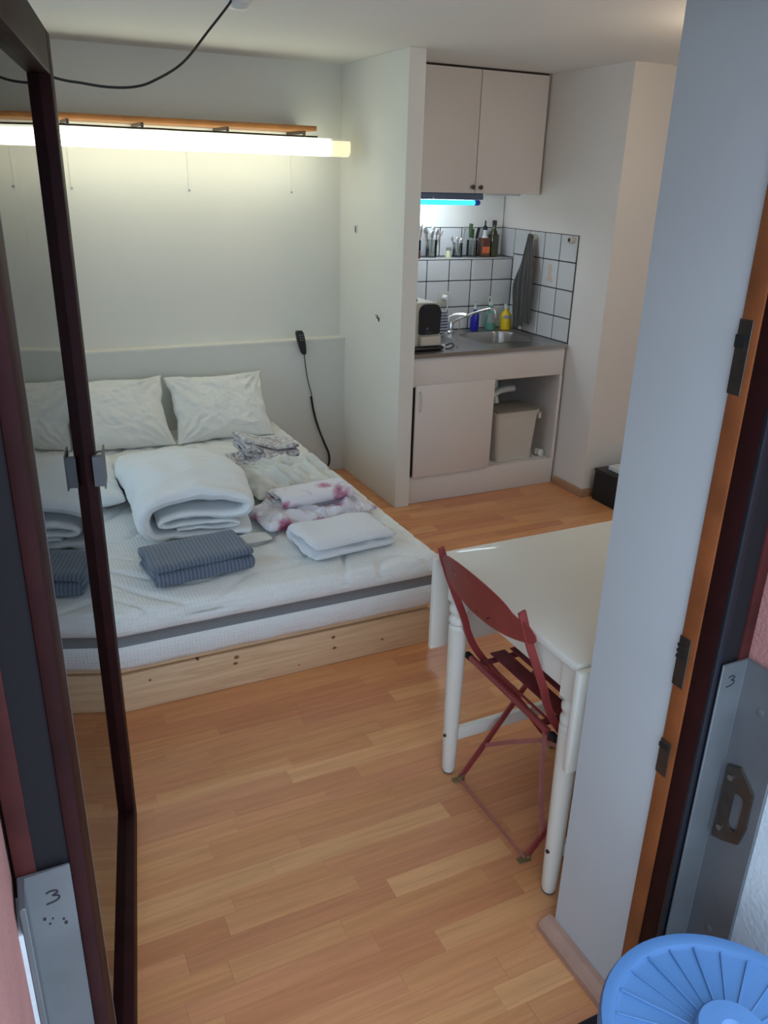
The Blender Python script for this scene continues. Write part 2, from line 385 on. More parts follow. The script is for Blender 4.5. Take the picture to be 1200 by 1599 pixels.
wn = thing('added_window_1', 'added wide window, unseen right of the door, letting daylight onto the table', 'window', (2.55, 1.0, .85), kind='structure')  # out of view, added to let more daylight into the room
for b in ((1.75, 1.81, .98, 1.04, .85, 2.1), (3.29, 3.35, .98, 1.04, .85, 2.1), (1.81, 3.29, .98, 1.04, .85, .91), (1.81, 3.29, .98, 1.04, 2.04, 2.1), (2.52, 2.58, .98, 1.04, .91, 2.04)): box('window_frame', b, 'mahogany', wn)
for b in ((1.81, 2.52, 1.005, 1.011, .91, 2.04), (2.58, 3.29, 1.005, 1.011, .91, 2.04)): box('pane', b, 'jar', wn)
gl_ = thing('fill_globe', 'added glowing globe out of view on the ceiling, brightening the room', 'lamp', (2.75, 2.35, CEIL))  # unseen glowing globe, added to lift the room's brightness
lath('fill_globe_base', [(.09, 0), (.09, -.02), (.05, -.03)], (2.75, 2.35, CEIL), 'white', gl_)
lath('globe', [(.05, -.031)]+[(.15*math.sin(a*PI/12), -.15+.13*math.cos(a*PI/12)) for a in range(2, 12)], (2.75, 2.35, CEIL), 'globe', gl_)
# floor with separate laminate strips
fl = struct('floor', [(-.5, 4.2, .93, 4.9, -.1, -.004)], 'skirt')
pbm = bmesh.new()
vs = [pbm.verts.new(v) for v in ((0, 0, 0), (1, 0, 0), (1, 1, 0), (0, 1, 0), (0, 0, 1), (1, 0, 1), (1, 1, 1), (0, 1, 1))]
for f in ((4, 5, 6, 7), (0, 1, 5, 4), (1, 2, 6, 5), (2, 3, 7, 6), (3, 0, 4, 7)): pbm.faces.new([vs[i] for i in f])
pme = bpy.data.meshes.new('plank'); pbm.to_mesh(pme); pbm.free(); pme.materials.append(M['floor'])
rest = bmesh.new(); nplank = 0
PW = .065
cand = []
for k in range(-5, 54):
    y0 = 1.214+PW*k
    if y0+PW < .93 or y0 > 4.6: continue
    x = -.35-random.random()*.45; x = x + 0
    while x < 4.0:
        L = random.choice((.28, .36, .42, .48, .55)) + random.uniform(-.02, .02)
        a, b = max(x, -.35), min(x+L, 4.0)
        ya, yb = max(y0, .93), min(y0+PW, 4.6)
        if b-a > .02 and yb-ya > .01:
            cx_, cy_ = (a+b)/2, (ya+yb)/2
            vis = (cy_ < 2.5 and cx_ < 1.95 and cx_ > -.1 and b > .0 and not (cx_ > 1.1 and cy_ < 1.17)) or (cy_ >= 2.5 and 1.46 < b and cy_ < 3.95 and a < 3.3 and cx_ > 1.4)
            cand.append((a, b, ya, yb, vis))
        x += L
vis = [c for c in cand if c[4]]
vis.sort(key=lambda c: c[2]); ind = vis[:296]
for a, b, ya, yb, v in cand:
    pass
for c in ind:
    o = bpy.data.objects.new('plank', pme); link(o); o.parent = fl
    o.location = Vector((c[0]+.0002, c[2]+.0002, -.004)) - fl.location; o.scale = (c[1]-c[0]-.0004, c[3]-c[2]-.0004, .004)
inds = set(ind)
for c in cand:
    if c in inds: continue
    bx(rest, c[0]+.0004, c[1]-.0004, c[2]+.0004, c[3]-.0004, -.004, 0)
o = obj('planks_under_furniture', rest, 'floor', fl); o['kind'] = 'stuff'

# baseboards
def skirt(name, pts, m, h=.045, d=.016, parent=None):
    """pts in plan, profile on the left side of the travel direction"""
    bm = bmesh.new()
    prof = [(0, 0), (d, 0), (d, h*.55), (d*.8, h*.82), (d*.4, h), (0, h)]
    rings = []
    P = [Vector((*p, 0)) for p in pts]
    for i, p in enumerate(P):
        ta = (p-P[i-1]).normalized() if i else (P[1]-p).normalized()
        tb = (P[i+1]-p).normalized() if i < len(P)-1 else ta
        na, nb = Vector((-ta.y, ta.x, 0)), Vector((-tb.y, tb.x, 0)); n = (na+nb).normalized(); s = 1/max(.3, n.dot(na))
        rings.append([bm.verts.new(p+n*s*u+Vector((0, 0, v))) for u, v in prof])
    for a, b in zip(rings, rings[1:]):
        for k in range(len(prof)): bm.faces.new((a[k], a[(k+1) % 6], b[(k+1) % 6], b[k]))
    bm.faces.new(rings[0][::-1]); bm.faces.new(rings[-1])
    o = obj(name, bm, m); o['kind'] = 'structure'; return o
skirt('baseboard_reveal', [(1.0875, .935), (1.0875, 1.172)], 'skirt2', h=.035, d=.04)
skirt('baseboard_pillar', [(4.0, 3.5995), (3.108, 3.5995), (3.108, 3.86)][::1], 'skirt', h=.05, d=.014) if False else None
skirt('baseboard_pillar', [(3.1075, 3.865), (3.1075, 3.5995), (3.99, 3.5995)][::-1], 'skirt', h=.05, d=.014)

# ------------------------------------------------------------------ tiled splashback
tl = .006
def tile_mesh(w, h, name='tile'):
    bm = bmesh.new(); bx(bm, -w/2, w/2, 0, tl, -h/2, h/2, bev=.0022, seg=1)
    me = bpy.data.meshes.new(name); bm.to_mesh(me); bm.free(); me.materials.append(M['tile']); return me
tm = tile_mesh(.1515, .1515)
tmL = {}
def put_tile(parent, c, w, h, rot=0):
    key = (round(w, 3), round(h, 3))
    if key not in tmL: tmL[key] = tile_mesh(*key)
    o = bpy.data.objects.new('tile', tmL[key]); link(o); o.parent = parent
    o.location = Vector(c)-parent.location; o.rotation_euler = (0, 0, rot)
    return o
G = .006
struct('grout', [(2.07, 3.1, 4.516, 4.52, .87, 1.30), (2.07, 3.1, 4.654, 4.658, 1.30, 1.478), (2.07, 3.1, 4.516, 4.656, 1.295, 1.299)], 'grout', wk)
struct('grout', [(3.104, 3.108, 3.883, 4.656, .87, 1.478)], 'grout', wr)
struct('shelf_ledge', [(2.072, 3.1, 4.508, 4.652, 1.299, 1.3045)], 'tile', wk, bev=.001)
xs = [3.1, 2.951, 2.795, 2.638, 2.481, 2.324, 2.167, 2.073]; zs = [1.298, 1.171, 1.012, .872]
for a, b in zip(xs, xs[1:]):
    for c, d in zip(zs, zs[1:]):
        put_tile(wk, ((a+b)/2, 4.510, (c+d)/2), a-b-G, c-d-G)
    xo = 0
    put_tile(wk, ((a+b)/2, 4.648, 1.391), a-b-G, .165)
ys = [3.882, 4.037, 4.192, 4.348, 4.508, 4.652]; zr = [1.478, 1.328, 1.170, 1.012, .872]
deco = None
for a, b in zip(ys, ys[1:]):
    for j, (c, d) in enumerate(zip(zr, zr[1:])):
        if a > 4.5 and j > 0: continue
        if a > 4.5: d = 1.305
        t = put_tile(wr, (3.104, (a+b)/2, (c+d)/2), b-a-G, c-d-G, PI/2)
        if abs(a-4.037) < .01 and j == 1: deco = t
# printed peach motif on one tile (plain floral sprig)
M['peach'] = mat('peach_print', (.60, .44, .34), .3)
bm = bmesh.new()
for u, v, r in ((0, .045, .011), (.008, .028, .010), (-.010, .018, .012), (.006, .005, .013), (-.008, -.010, .010), (-.002, -.026, .014), (-.020, -.040, .010), (.016, -.036, .009), (-.028, -.028, .006)):
    vs = [bm.verts.new((3.0972, 4.114+u+r*math.cos(k*PI/5)*(1+.3*(k % 2)), 1.248+v+r*math.sin(k*PI/5))) for k in range(10)]
    f = bm.faces.new(vs)
g = bmesh.ops.extrude_face_region(bm, geom=bm.faces[:]); bmesh.ops.translate(bm, verts=[v for v in g['geom'] if isinstance(v, bmesh.types.BMVert)], vec=(.0012, 0, 0))
tag(obj('tile_print', bm, 'peach', deco.parent), 'peach coloured sprig printed on one tile')

# ------------------------------------------------------------------ door frame (trim_1) and open leaf (door_1)
fr = thing('trim_1', 'dark mahogany door frame standing around the open doorway', 'door frame', (.5, .89, 0), kind='structure')
for side in (0, 1):
    def X(a, b): return (a, b) if side else tuple(sorted((1.103-a, 1.103-b)))
    def jb(name, xa, xb, y0, y1, z0, z1, m, **kw):
        a, b = X(xa, xb); return box(name, (a, b, y0, y1, z0, z1), m, fr, **kw)
    jb('jamb', 1.084, 1.162, .853, .893, -.004, 2.1, 'mahogany', bev=.001)
    jb('rebate_strip', 1.081, 1.162, .893, .9295, -.004, 2.1, 'litrebate' if side else 'mahogany', bev=.0015)
    jb('seal', 1.083, 1.101, .845, .853, -.004, 2.08, 'seal' if side else 'mahogany', bev=.002)
    jb('charcoal_strip', 1.101, 1.138, .848, .853, -.004, 2.08, 'charcoal')
    jb('outer_strip', 1.138, 1.162, .843, .853, -.004, 2.08, 'redwood', bev=.002)
box('header', (-.06, 1.162, .85, .93, 2.02, 2.1), 'mahogany', fr)
def strike(z0, z1, notch):
    bm = bmesh.new(); bx(bm, 1.0788, 1.081, .904, .931, z0, z1, bev=.0008)
    s = obj('strike_plate', bm, 'bracket', fr)
    bm = bmesh.new()
    for a, b in notch: bx(bm, 1.0775, 1.0795, .912, .932, a, b)
    obj('latch_opening', bm, 'blackmatte', s)
strike(1.44, 1.56, [(1.515, 1.535)]); strike(.88, .985, [(.962, .968), (.950, .956), (.938, .944)]); strike(.675, .755, [(.735, .745)])

H = Vector((.021, .9475, 0)); th = math.atan2(.174, .985)
D = Vector((math.sin(th), math.cos(th), 0)); Nn = Vector((math.cos(th), -math.sin(th), 0))
def lf(p): return H + D*p[0] + Nn*p[1] + Vector((0, 0, p[2]))
door = thing('door_1', 'glazed mahogany door leaf standing open into the room on the left', 'door', H, kind='structure')
LW, LT = 1.05, 2.0
def leafbox(name, b, m, bev=.003, parent=door, seg=2): return box(name, b, m, parent, bev=bev, seg=seg, xf=lf)
leafbox('stile', (0, .08, -.06, 0, .012, LT), 'mahogany')
leafbox('stile', (LW-.08, LW, -.06, 0, .012, LT), 'mahogany')
leafbox('rail', (.08, LW-.08, -.06, 0, .012, .10), 'mahogany')
leafbox('rail', (.08, LW-.08, -.06, 0, LT-.08, LT), 'mahogany')
leafbox('weather_strip', (LW, LW+.004, -.05, -.004, .02, LT-.01), 'alu', bev=0)
leafbox('pane', (.075, LW-.075, -.034, -.022, .095, LT-.075), 'pane', bev=0)
leafbox('glazing_bead', (.08, .094, -.022, -.0015, .10, LT-.08), 'alu', bev=0)
bm = bmesh.new(); bx(bm, LW-.098, LW-.081, -.004, .020, 1.068, 1.140, xf=lf); bx(bm, LW-.1, LW-.02, .017, .0205, 1.062, 1.145, xf=lf); bx(bm, LW-.08, LW-.02, 0, .017, 1.09, 1.12, xf=lf)
tag(obj('handle_bracket', bm, 'alu', door), 'grey metal bracket on the dark stile')

# ------------------------------------------------------------------ flood-barrier guides with a handwritten 3
def three(parent, o, ex, ez, s):
    pts = [(-.5, .85), (-.1, 1.0), (.35, .9), (.4, .65), (0, .45), (.45, .3), (.5, 0), (.1, -.25), (-.6, -.35)]
    P = [Vector(o)+Vector(ex)*u*s+Vector(ez)*v*s for u, v in pts]
    nrm = Vector(ex).cross(Vector(ez))
    strap('marking', spline(P, 5), .0018, .0006, 'ink', parent, ref=tuple(Vector(ex)*1.0+Vector(ez)*.3))
g2 = thing('barrier_guide', 'grey aluminium angle guide with slotted latch plate beside the blue barrel', 'guide rail', (1.13, .83, -.05), 'aluminium guides marked 3')
bm = bmesh.new(); pts = [(1.095, .838), (1.1525, .838), (1.1525, .742), (1.160, .742), (1.160, .8425), (1.095, .8425)]
poly_extrude(bm, pts, -.045, .968, 'XY'); bmesh.ops.bevel(bm, geom=bm.edges[:], offset=.0012, segments=1, affect='EDGES')
ch = obj('angle_profile', bm, 'alu', g2, smooth=True)
three(g2, (1.121, .8374, .925), (1, 0, 0), (0, 0, 1), .016)
for z in (.885, .36):
    lath('rivet', [(.008, 0), (.008, .001), (.005, .0018)], (1.1524, .79, z), 'alu', g2, n=16, axis='X')
for o_ in g2.children:
    if o_.name.startswith('rivet'):
        for v in o_.data.vertices: v.co.x = (1.1524-1.13)*2 - v.co.x - .0
# hexagonal plate with slot on the reveal flange
bm = bmesh.new()
outer = [(.826, .745), (.798, .757), (.762, .722), (.760, .640), (.768, .600), (.800, .583), (.826, .574)]
slot = []
cyy, c1, c2, rr = .788, .690, .632, .0125
for k in range(9): a = PI*k/8; slot.append((cyy+rr*math.cos(a), c1+rr*math.sin(a)))
for k in range(9): a = PI+PI*k/8; slot.append((cyy+rr*math.cos(a), c2+rr*math.sin(a)))
def ring_plate(bm, outer, inner, xa, xb):
    va = [bm.verts.new((xa, *p)) for p in outer]; ia = [bm.verts.new((xa, *p)) for p in inner]
    ea = [bm.edges.new((va[k], va[(k+1) % len(va)])) for k in range(len(va))] + [bm.edges.new((ia[k], ia[(k+1) % len(ia)])) for k in range(len(ia))]
    r = bmesh.ops.triangle_fill(bm, edges=ea, use_beauty=True)
    fs = [g for g in r['geom'] if isinstance(g, bmesh.types.BMFace)]
    e = bmesh.ops.extrude_face_region(bm, geom=fs)
    bmesh.ops.translate(bm, verts=[v for v in e['geom'] if isinstance(v, bmesh.types.BMVert)], vec=(xb-xa, 0, 0))
ring_plate(bm, outer, slot, 1.1515, 1.1455)
lp = tag(obj('latch_plate', bm, 'bracket', g2), 'bronze hexagonal plate with oval slot')
for z in (.725, .606):
    lath('screw', [(.006, 0), (.006, .002), (.003, .003)], (1.1425, .812, z), 'steel', lp, n=12, axis='X')
g1 = thing('barrier_guide', 'grey aluminium angle guide with smudges on the left door jamb, bottom left', 'guide rail', (-.03, .83, -.05), 'aluminium guides marked 3')
bm = bmesh.new(); pts = [(.002, .838), (-.0505, .838), (-.0505, .79), (-.058, .79), (-.058, .8425), (.002, .8425)]
poly_extrude(bm, pts, -.045, .968, 'XY'); bmesh.ops.bevel(bm, geom=bm.edges[:], offset=.0012, segments=1, affect='EDGES')
obj('angle_profile', bm, 'alu', g1, smooth=True)
three(g1, (-.022, .8374, .922), (1, 0, 0), (0, 0, 1), .014)
bm = bmesh.new()
for u, z, r in ((-.035, .895, .0016), (-.026, .892, .001), (-.014, .886, .0013), (-.012, .879, .0018), (-.03, .885, .0012)):
    bx(bm, u-r, u+r, .8372, .8382, z-r*1.5, z+r*1.5, bev=.0004)
obj('smudge', bm, 'ink', g1)

# ------------------------------------------------------------------ bed
bed = thing('bed', 'low knotty pine bed frame under the quilted mattress', 'bed', (.68, 3.5, 0))
box('foot_board', (-.1, 1.462, 2.505, 2.528, 0.001, .150), 'pine', bed, bev=.002)
box('side_board', (1.438, 1.462, 2.530, 4.585, 0.001, .150), 'pine', bed, bev=.002)
box('side_board', (-.1, -.076, 2.530, 4.585, 0.001, .150), 'pine', bed, bev=.002)
box('head_board', (-.074, 1.436, 4.56, 4.585, 0.001, .150), 'pine', bed, bev=.002)
box('top_rail', (-.1, 1.450, 2.514, 2.56, .155, .172), 'pine', bed, bev=.002)
for k in range(12):
    y = 2.60+k*.163; box('slat', (-.07, 1.435, y, y+.09, .152, .172), 'pine', bed, bev=.002)
def build_mattress():
    x0, x1, y0, y1, z0, z1 = -.10, 1.50, 2.492, 4.575, .174, .388
    bm = bmesh.new(); nx, ny = 200, 240
    def quilt(x, y):
        # long wandering quilt seams
        v = y*4.6 + .95*math.sin(x*5.2+y*1.7)+.45*math.sin(x*11+y*3.1+1)
        f = abs(v-math.floor(v)-.5)*2
        v2 = y*4.6+.5 - .75*math.sin(x*4.1+y*2.3+2)+.3*math.sin(x*13-y*2)
        g = abs(v2-math.floor(v2)-.5)*2
        h = .015*(min(1, f*3.4)**.6-1) + .008*(min(1, g*4)**.6-1)
        return h
    top = []
    for i in range(nx+1):
        row = []
        for j in range(ny+1):
            u, v = i/nx, j/ny; x = x0+(x1-x0)*u; y = y0+(y1-y0)*v
            ed = min(x-x0, x1-x, y-y0, y1-y); r = .035
            drop = r-math.sqrt(max(0, r*r-(r-min(ed, r))**2)) if ed < r else 0
            row.append(bm.verts.new((x, y, z1-drop*.9+quilt(x, y)+.002*nz((x, y, 0), 3))))
        top.append(row)
    for i in range(nx):
        for j in range(ny): bm.faces.new((top[i][j], top[i+1][j], top[i+1][j+1], top[i][j+1]))
    loop = [top[i][0] for i in range(nx)]+[top[nx][j] for j in range(ny)]+[top[nx-i][ny] for i in range(nx)]+[top[0][ny-j] for j in range(ny)]
    prev = loop
    levels = [(.350, .004), (.325, .006), (.311, .001), (.309, -.003), (.267, -.003), (.265, .001), (.245, .007), (.215, .007), (.19, .002), (z0, -.012)]
    mi = [0, 0, 0, 1, 1, 0, 0, 0, 0, 0]
    mx_, my_ = (x0+x1)/2, (y0+y1)/2
    for (z, off), m_ in zip(levels, mi):
        cur = []
        for v in loop:
            d = Vector((0, 0, 0))
            if abs(v.co.x-x0) < 1e-5: d.x = -off
            if abs(v.co.x-x1) < 1e-5: d.x = off
            if abs(v.co.y-y0) < 1e-5: d.y = -off
            if abs(v.co.y-y1) < 1e-5: d.y = off
            w = 0 if m_ else .0022*math.sin(v.co.x*31)*math.sin(v.co.y*29+z*60)+.0015*nz((v.co.x, v.co.y, z), 12)
            cur.append(bm.verts.new((v.co.x+d.x*1+(w if d.x else 0), v.co.y+d.y+(w if d.y else 0), z)))
        n = len(loop)
        for k in range(n):
            f = bm.faces.new((prev[k], prev[(k+1) % n], cur[(k+1) % n], cur[k])); f.material_index = m_
        prev = cur
    bm.faces.new(prev)
    o = obj('mattress', bm, ['mattress', 'band'], None, smooth='all')
    tag(o, 'thick white quilted mattress with a grey side band on the pine frame', 'mattress')
    # thin piping round the grey band as part
    return o
matt = build_mattress()
ZM = .389

# ------------------------------------------------------------------ cloth helpers
def rotz(p, c, a):
    x, y = p[0]-c[0], p[1]-c[1]; return Vector((c[0]+x*math.cos(a)-y*math.sin(a), c[1]+x*math.sin(a)+y*math.cos(a), p[2]))
def ribbon(path, th, length, seg, xf, wr=.004, wscale=14, seed=0, endr=None, tv=0):
    """folded cloth: 2D centre line (a, z) with thickness th swept over length; xf maps (a, l, z) to world."""
    pts = [Vector((p[0], p[1])) for p in path]; n = len(pts); nor = []
    for i in range(n):
        t = (pts[min(i+1, n-1)]-pts[max(i-1, 0)]).normalized(); nor.append(Vector((-t.y, t.x)))
    tha = th if isinstance(th, list) else [th]*n; th = max(tha)
    bm = bmesh.new(); rings = []; endr = endr or th*.7
    for k in range(seg+1):
        l = length*(.5-.5*math.cos(PI*k/seg)) if True else 0
        e = min(l, length-l); f = math.sqrt(max(.02, 1-(1-min(e/endr, 1))**2))
        ring = []
        def pt(i, s):
            p = pts[i]; q = p+nor[i]*s*tha[i]*.5*f
            d = wr*nz((q.x*1.0, l*.8, q.y*1.5), wscale, seed)*min(1, 1)+tv*nz((q.x, l, q.y), wscale*2.7, seed+3)
            q = q+nor[i]*d*(1 if s > 0 else .3)
            return xf(q.x + 0, l + .6*wr*nz((q.x, q.y, 0), wscale*1.3, seed+5), q.y)
        for i in range(n): ring.append(bm.verts.new(pt(i, 1)))
        # round cap at the far end
        p = pts[-1]; t = (pts[-1]-pts[-2]).normalized()
        for a in (60, 90, 120):
            q = p+(nor[-1]*math.cos(math.radians(a))+t*math.sin(math.radians(a)))*tha[-1]*.5*f; ring.append(bm.verts.new(xf(q.x, l, q.y)))
        for i in range(n-1, -1, -1): ring.append(bm.verts.new(pt(i, -1)))
        p = pts[0]; t = (pts[0]-pts[1]).normalized()
        for a in (120, 90, 60):
            q = p+(nor[0]*math.cos(math.radians(a))+t*math.sin(math.radians(a)))*tha[0]*.5*f; ring.append(bm.verts.new(xf(q.x, l, q.y)))
        rings.append(ring)
    m_ = len(rings[0])
    for a, b in zip(rings, rings[1:]):
        for k in range(m_): bm.faces.new((a[k], a[(k+1) % m_], b[(k+1) % m_], b[k]))
    for rg, fl_ in ((rings[0], 1), (rings[-1], 0)):   # cap as strip of quads between both sides
        for i in range(n-1):
            j = 2*n+3-1-i  # index on the returning side
            f = (rg[i], rg[i+1], rg[n+3+(n-1-(i+1))], rg[n+3+(n-1-i)])
            bm.faces.new(f if fl_ else f[::-1])
        c1_ = [rg[n-1], rg[n], rg[n+1], rg[n+2], rg[n+3]]; bm.faces.new(c1_ if fl_ else c1_[::-1])
        c2_ = [rg[2*n+2], rg[2*n+3], rg[2*n+4], rg[2*n+5], rg[0]]; bm.faces.new(c2_ if fl_ else c2_[::-1])
    return bm
def stadium_spiral(W_, H_, pitch, turns, start=0.0, n=26):
    """rolled flat: outermost winding first; returns points (a, z) with z from 0."""
    out = []; total = int(turns*n*2)
    for i in range(total):
        t = i/(n*2); w = W_-2*pitch*t; h = H_-2*pitch*t
        if h < pitch*.6: break
        r = h/2; straight = max(w-h, .001); per = 2*straight+2*PI*r; s = ((t+start) % 1)*per
        cx_ = W_/2; cz = H_/2
        if s < straight: p = (cx_-straight/2+s, cz-r)
        elif s < straight+PI*r:
            a = -PI/2+(s-straight)/r; p = (cx_+straight/2+r*math.cos(a), cz+r*math.sin(a))
        elif s < 2*straight+PI*r: p = (cx_+straight/2-(s-straight-PI*r), cz+r)
        else:
            a = PI/2+(s-2*straight-PI*r)/r; p = (cx_-straight/2+r*math.cos(a), cz+r*math.sin(a))
        out.append(p)
    return out
def zigzag(W_, levels, th, first=1):
    """fan-folded layers stacked upward with round folds"""
    out = []; d = first
    for k in range(levels):
        z = th*.5+k*th*1.08; xs_ = [th*.6+(W_-1.2*th)*i/8 for i in range(9)]
        if d < 0: xs_ = xs_[::-1]
        out += [(x, z) for x in xs_]
        if k < levels-1:
            x = xs_[-1]
            for a in (-45, 0, 45): out.append((x+d*th*.54*math.cos(math.radians(a)), z+th*.54+th*.54*math.sin(math.radians(a))))
        d = -d
    return out

# duvet: folded and rolled, open end to the foot of the bed
def dxf(a, l, z):
    q = min(l/.9, 1)
    x = .455+a*(1.04+.10*math.sin(q*PI)) - .01*l; y = 2.955+l+.02*math.sin(a*9)*(1-q)
    zz = z*(1-.50*max(0, (q-.35)/.65)**1.2)
    zz += .016*math.sin(q*PI)*(z/.2)
    crease = .022*(abs(noise.noise(Vector((a*3.0, l*9, 1.7+z*2))))-.15)*(z/.2)
    k = noise.noise(Vector((a*5, l*5, z*6)))*.012
    return rotz((x+k, y, ZM+.012+zz-crease), (.68, 3.4), -.05)
key = [(.40, .018), (.30, .016), (.20, .017), (.10, .018), (.045, .030), (.020, .065), (.018, .105), (.040, .145), (.085, .170), (.16, .180), (.25, .180), (.33, .172), (.385, .155), (.405, .130), (.395, .105), (.36, .094), (.28, .098), (.20, .104), (.13, .103), (.085, .092), (.078, .075), (.11, .066), (.18, .068), (.26, .064), (.33, .062), (.362, .054), (.355, .044), (.30, .042), (.22, .045), (.14, .043)]
kth = [.026, .026, .028, .032, .038, .044, .048, .050, .052, .052, .050, .048, .046, .044, .042, .038, .034, .030, .026, .024, .022, .021, .020, .019, .018, .018, .018, .018, .018, .016]
sp_ = spline([(a, 0, b) for a, b in key], 5); nth = len(sp_)
path = [(p.x+.006*noise.noise(Vector((p.x*14, p.z*20, 3.1))), max(.010, p.z+.005*noise.noise(Vector((p.x*16, p.z*22, 9.4))))) for p in sp_]
thl = [kth[min(k//5, 29)]*(1-(k % 5)/5)+kth[min(k//5+1, 29)]*((k % 5)/5) for k in range(nth)]
bm = ribbon(path, thl, .90, 80, dxf, wr=.009, wscale=9, seed=2, endr=.030, tv=.002)
for v in bm.verts:
    if v.co.z < ZM+.003: v.co.z = ZM+.003
tag(obj('duvet', bm, 'duvet', None, smooth='all'), 'big white duvet folded into a thick roll behind the blue-grey towel', 'duvet')

def slab(x0, x1, y0, y1, z0, h, rot=0, wr=.004, ws=12, seed=0, p=4, nx=60, ny=60, ridge=None, tilt=None, pinch=0):
    """closed soft slab"""
    bm = bmesh.new(); cx_, cy_ = (x0+x1)/2, (y0+y1)/2; T, B = [], []
    for i in range(nx+1):
        rt_, rb = [], []
        for j in range(ny+1):
            u, v = -1+2*i/nx, -1+2*j/ny
            m_ = max(0, (1-abs(u)**p))*max(0, (1-abs(v)**p)); m_ = m_**.5
            su = 1-pinch*(1-abs(u)) * (abs(v)**3)*0
            e = 1+.03*nz((u, v, 0), 2.2, seed+9)
            x = cx_+u*(x1-x0)/2*e*(1-pinch*(1-v*v)*abs(u)**2*.5); y = cy_+v*(y1-y0)/2*e*(1-pinch*(1-u*u)*abs(v)**2*.5)
            w = wr*nz((x, y, 0), ws, seed)
            if ridge: w += ridge(u, v, x, y)
            zt = z0+h*(.5+.5*m_)+w*m_; zb = z0+h*(.5-.5*m_)*(1)
            zt = max(zt, z0+.001); a = rotz((x, y, zt), (cx_, cy_), rot); b = rotz((x, y, zb), (cx_, cy_), rot)
            if tilt: a, b = tilt(a), tilt(b)
            rt_.append(bm.verts.new(a)); edge = i in (0, nx) or j in (0, ny)
            rb.append(rt_[-1] if edge else bm.verts.new(b))
        T.append(rt_); B.append(rb)
    for i in range(nx):
        for j in range(ny):
            bm.faces.new((T[i][j], T[i+1][j], T[i+1][j+1], T[i][j+1]))
            try: bm.faces.new((B[i][j], B[i][j+1], B[i+1][j+1], B[i+1][j]))
            except ValueError: pass
    return bm
def rdg(amp, freq, ang, seed=0, warp=.5):
    ca, sa = math.cos(ang), math.sin(ang)
    def f(u, v, x, y):
        t = (x*ca+y*sa)*freq+warp*nz((x, y, 0), 6, seed)*3
        return amp*(abs(math.sin(t))**1.5-.5)*(.5+.5*nz((x, y, 0), 4, seed+4))
    return f
def crumple(amp, ang, sx, sy, seed):
    ca, sa = math.cos(ang), math.sin(ang)
    def f(u, v, x, y):
        a, b = x*ca+y*sa, -x*sa+y*ca
        w = .04*noise.noise(Vector((x*7, y*7, seed+.5)))
        n1 = 1-abs(noise.noise(Vector(((a+w)*sx, b*sy, seed))))*2.4; n2 = 1-abs(noise.noise(Vector(((a-w)*sx*2.1+4, b*sy*2, seed+3.3))))*2.4
        return amp*(n1*.7+n2*.35-.45)
    return f
# second folded duvet behind the first, mostly behind the door leaf
bm = slab(.0, .46, 3.40, 4.05, ZM+.003, .10, rot=-.05, wr=.02, ws=6, seed=4, nx=80, ny=80, ridge=crumple(.05, .8, 9, 4, 1))
tag(obj('duvet', bm, 'duvet', None, smooth='all'), 'flatter white folded duvet lying to the left of the big rolled duvet', 'duvet')
# small sheet corner under the duvet roll
bm = slab(.68, .93, 2.86, 2.945, ZM+.003, .018, rot=.02, wr=.004, ws=20, seed=6, nx=30, ny=14)
tag(obj('bed_sheet', bm, 'creamcloth', None, smooth='all'), 'small white sheet corner sticking out between duvet roll and towel', 'sheet')

# pillows
def pillow(cx_, cy_, w, h, t, lean, seed, label):
    bm = bmesh.new(); n = 70; T, B = [], []
    for i in range(n+1):
        r1, r2 = [], []
        for j in range(n+1):
            u, v = -1+2*i/n, -1+2*j/n
            m_ = (max(0, 1-abs(u)**2.6)*max(0, 1-abs(v)**2.6))**.55
            su = 1-.10*(1-v*v)*u*u; sv = 1-.10*(1-u*u)*v*v
            x = u*w/2*su+.01*nz((u, v, 0), 2, seed); y = v*h/2*sv+.012*nz((u, v, 1), 2, seed)
            # wrinkles radiating from the corners
            wr = 0
            for a_, b_ in ((-1, -1), (1, -1), (1, 1), (-1, 1)):
                dx, dy = u-a_, v-b_; rr = math.hypot(dx, dy); an = math.atan2(dy, dx)
                wr += .017*math.sin(an*17+seed+3*nz((u, v, 0), 2, seed))*max(0, 1-rr/1.1)*min(1, rr*3)
            wr += .020*(abs(nz((u*1.2+v*.5, v*.6, 0), 3.2, seed))-.2)+.006*nz((u, v, 0), 7, seed)
            zt = t/2*m_+wr*m_**.6; zb = -t/2*m_
            edge = i in (0, n) or j in (0, n)
            a = bm.verts.new((x, y, zt)); r1.append(a); r2.append(a if edge else bm.verts.new((x, y, zb)))
        T.append(r1); B.append(r2)
    for i in range(n):
        for j in range(n):
            bm.faces.new((T[i][j], T[i+1][j], T[i+1][j+1], T[i][j+1]))
            try: bm.faces.new((B[i][j], B[i][j+1], B[i+1][j+1], B[i+1][j]))
            except ValueError: pass
    R = Matrix.Translation((cx_, cy_, 0)) @ Matrix.Rotation(lean, 4, 'X')
    bmesh.ops.transform(bm, matrix=R, verts=bm.verts)
    zmin = min(v.co.z for v in bm.verts); 
    for v in bm.verts:
        v.co.z += ZM-zmin-.012
        if v.co.z < ZM+.003: v.co.z = ZM+.003
        v.co.y = min(v.co.y, 4.595)
    return tag(obj('pillow', bm, 'pillow', None, smooth='all'), label, 'pillow', 'pillows at the head of the bed')
pillow(1.135, 4.39, .56, .42, .16, math.radians(50), 3, 'right-hand creased white pillow leaning on the low grey wall')
pillow(.49, 4.40, .74, .43, .16, math.radians(50), 8, 'left-hand wide white pillow partly behind the open door leaf')

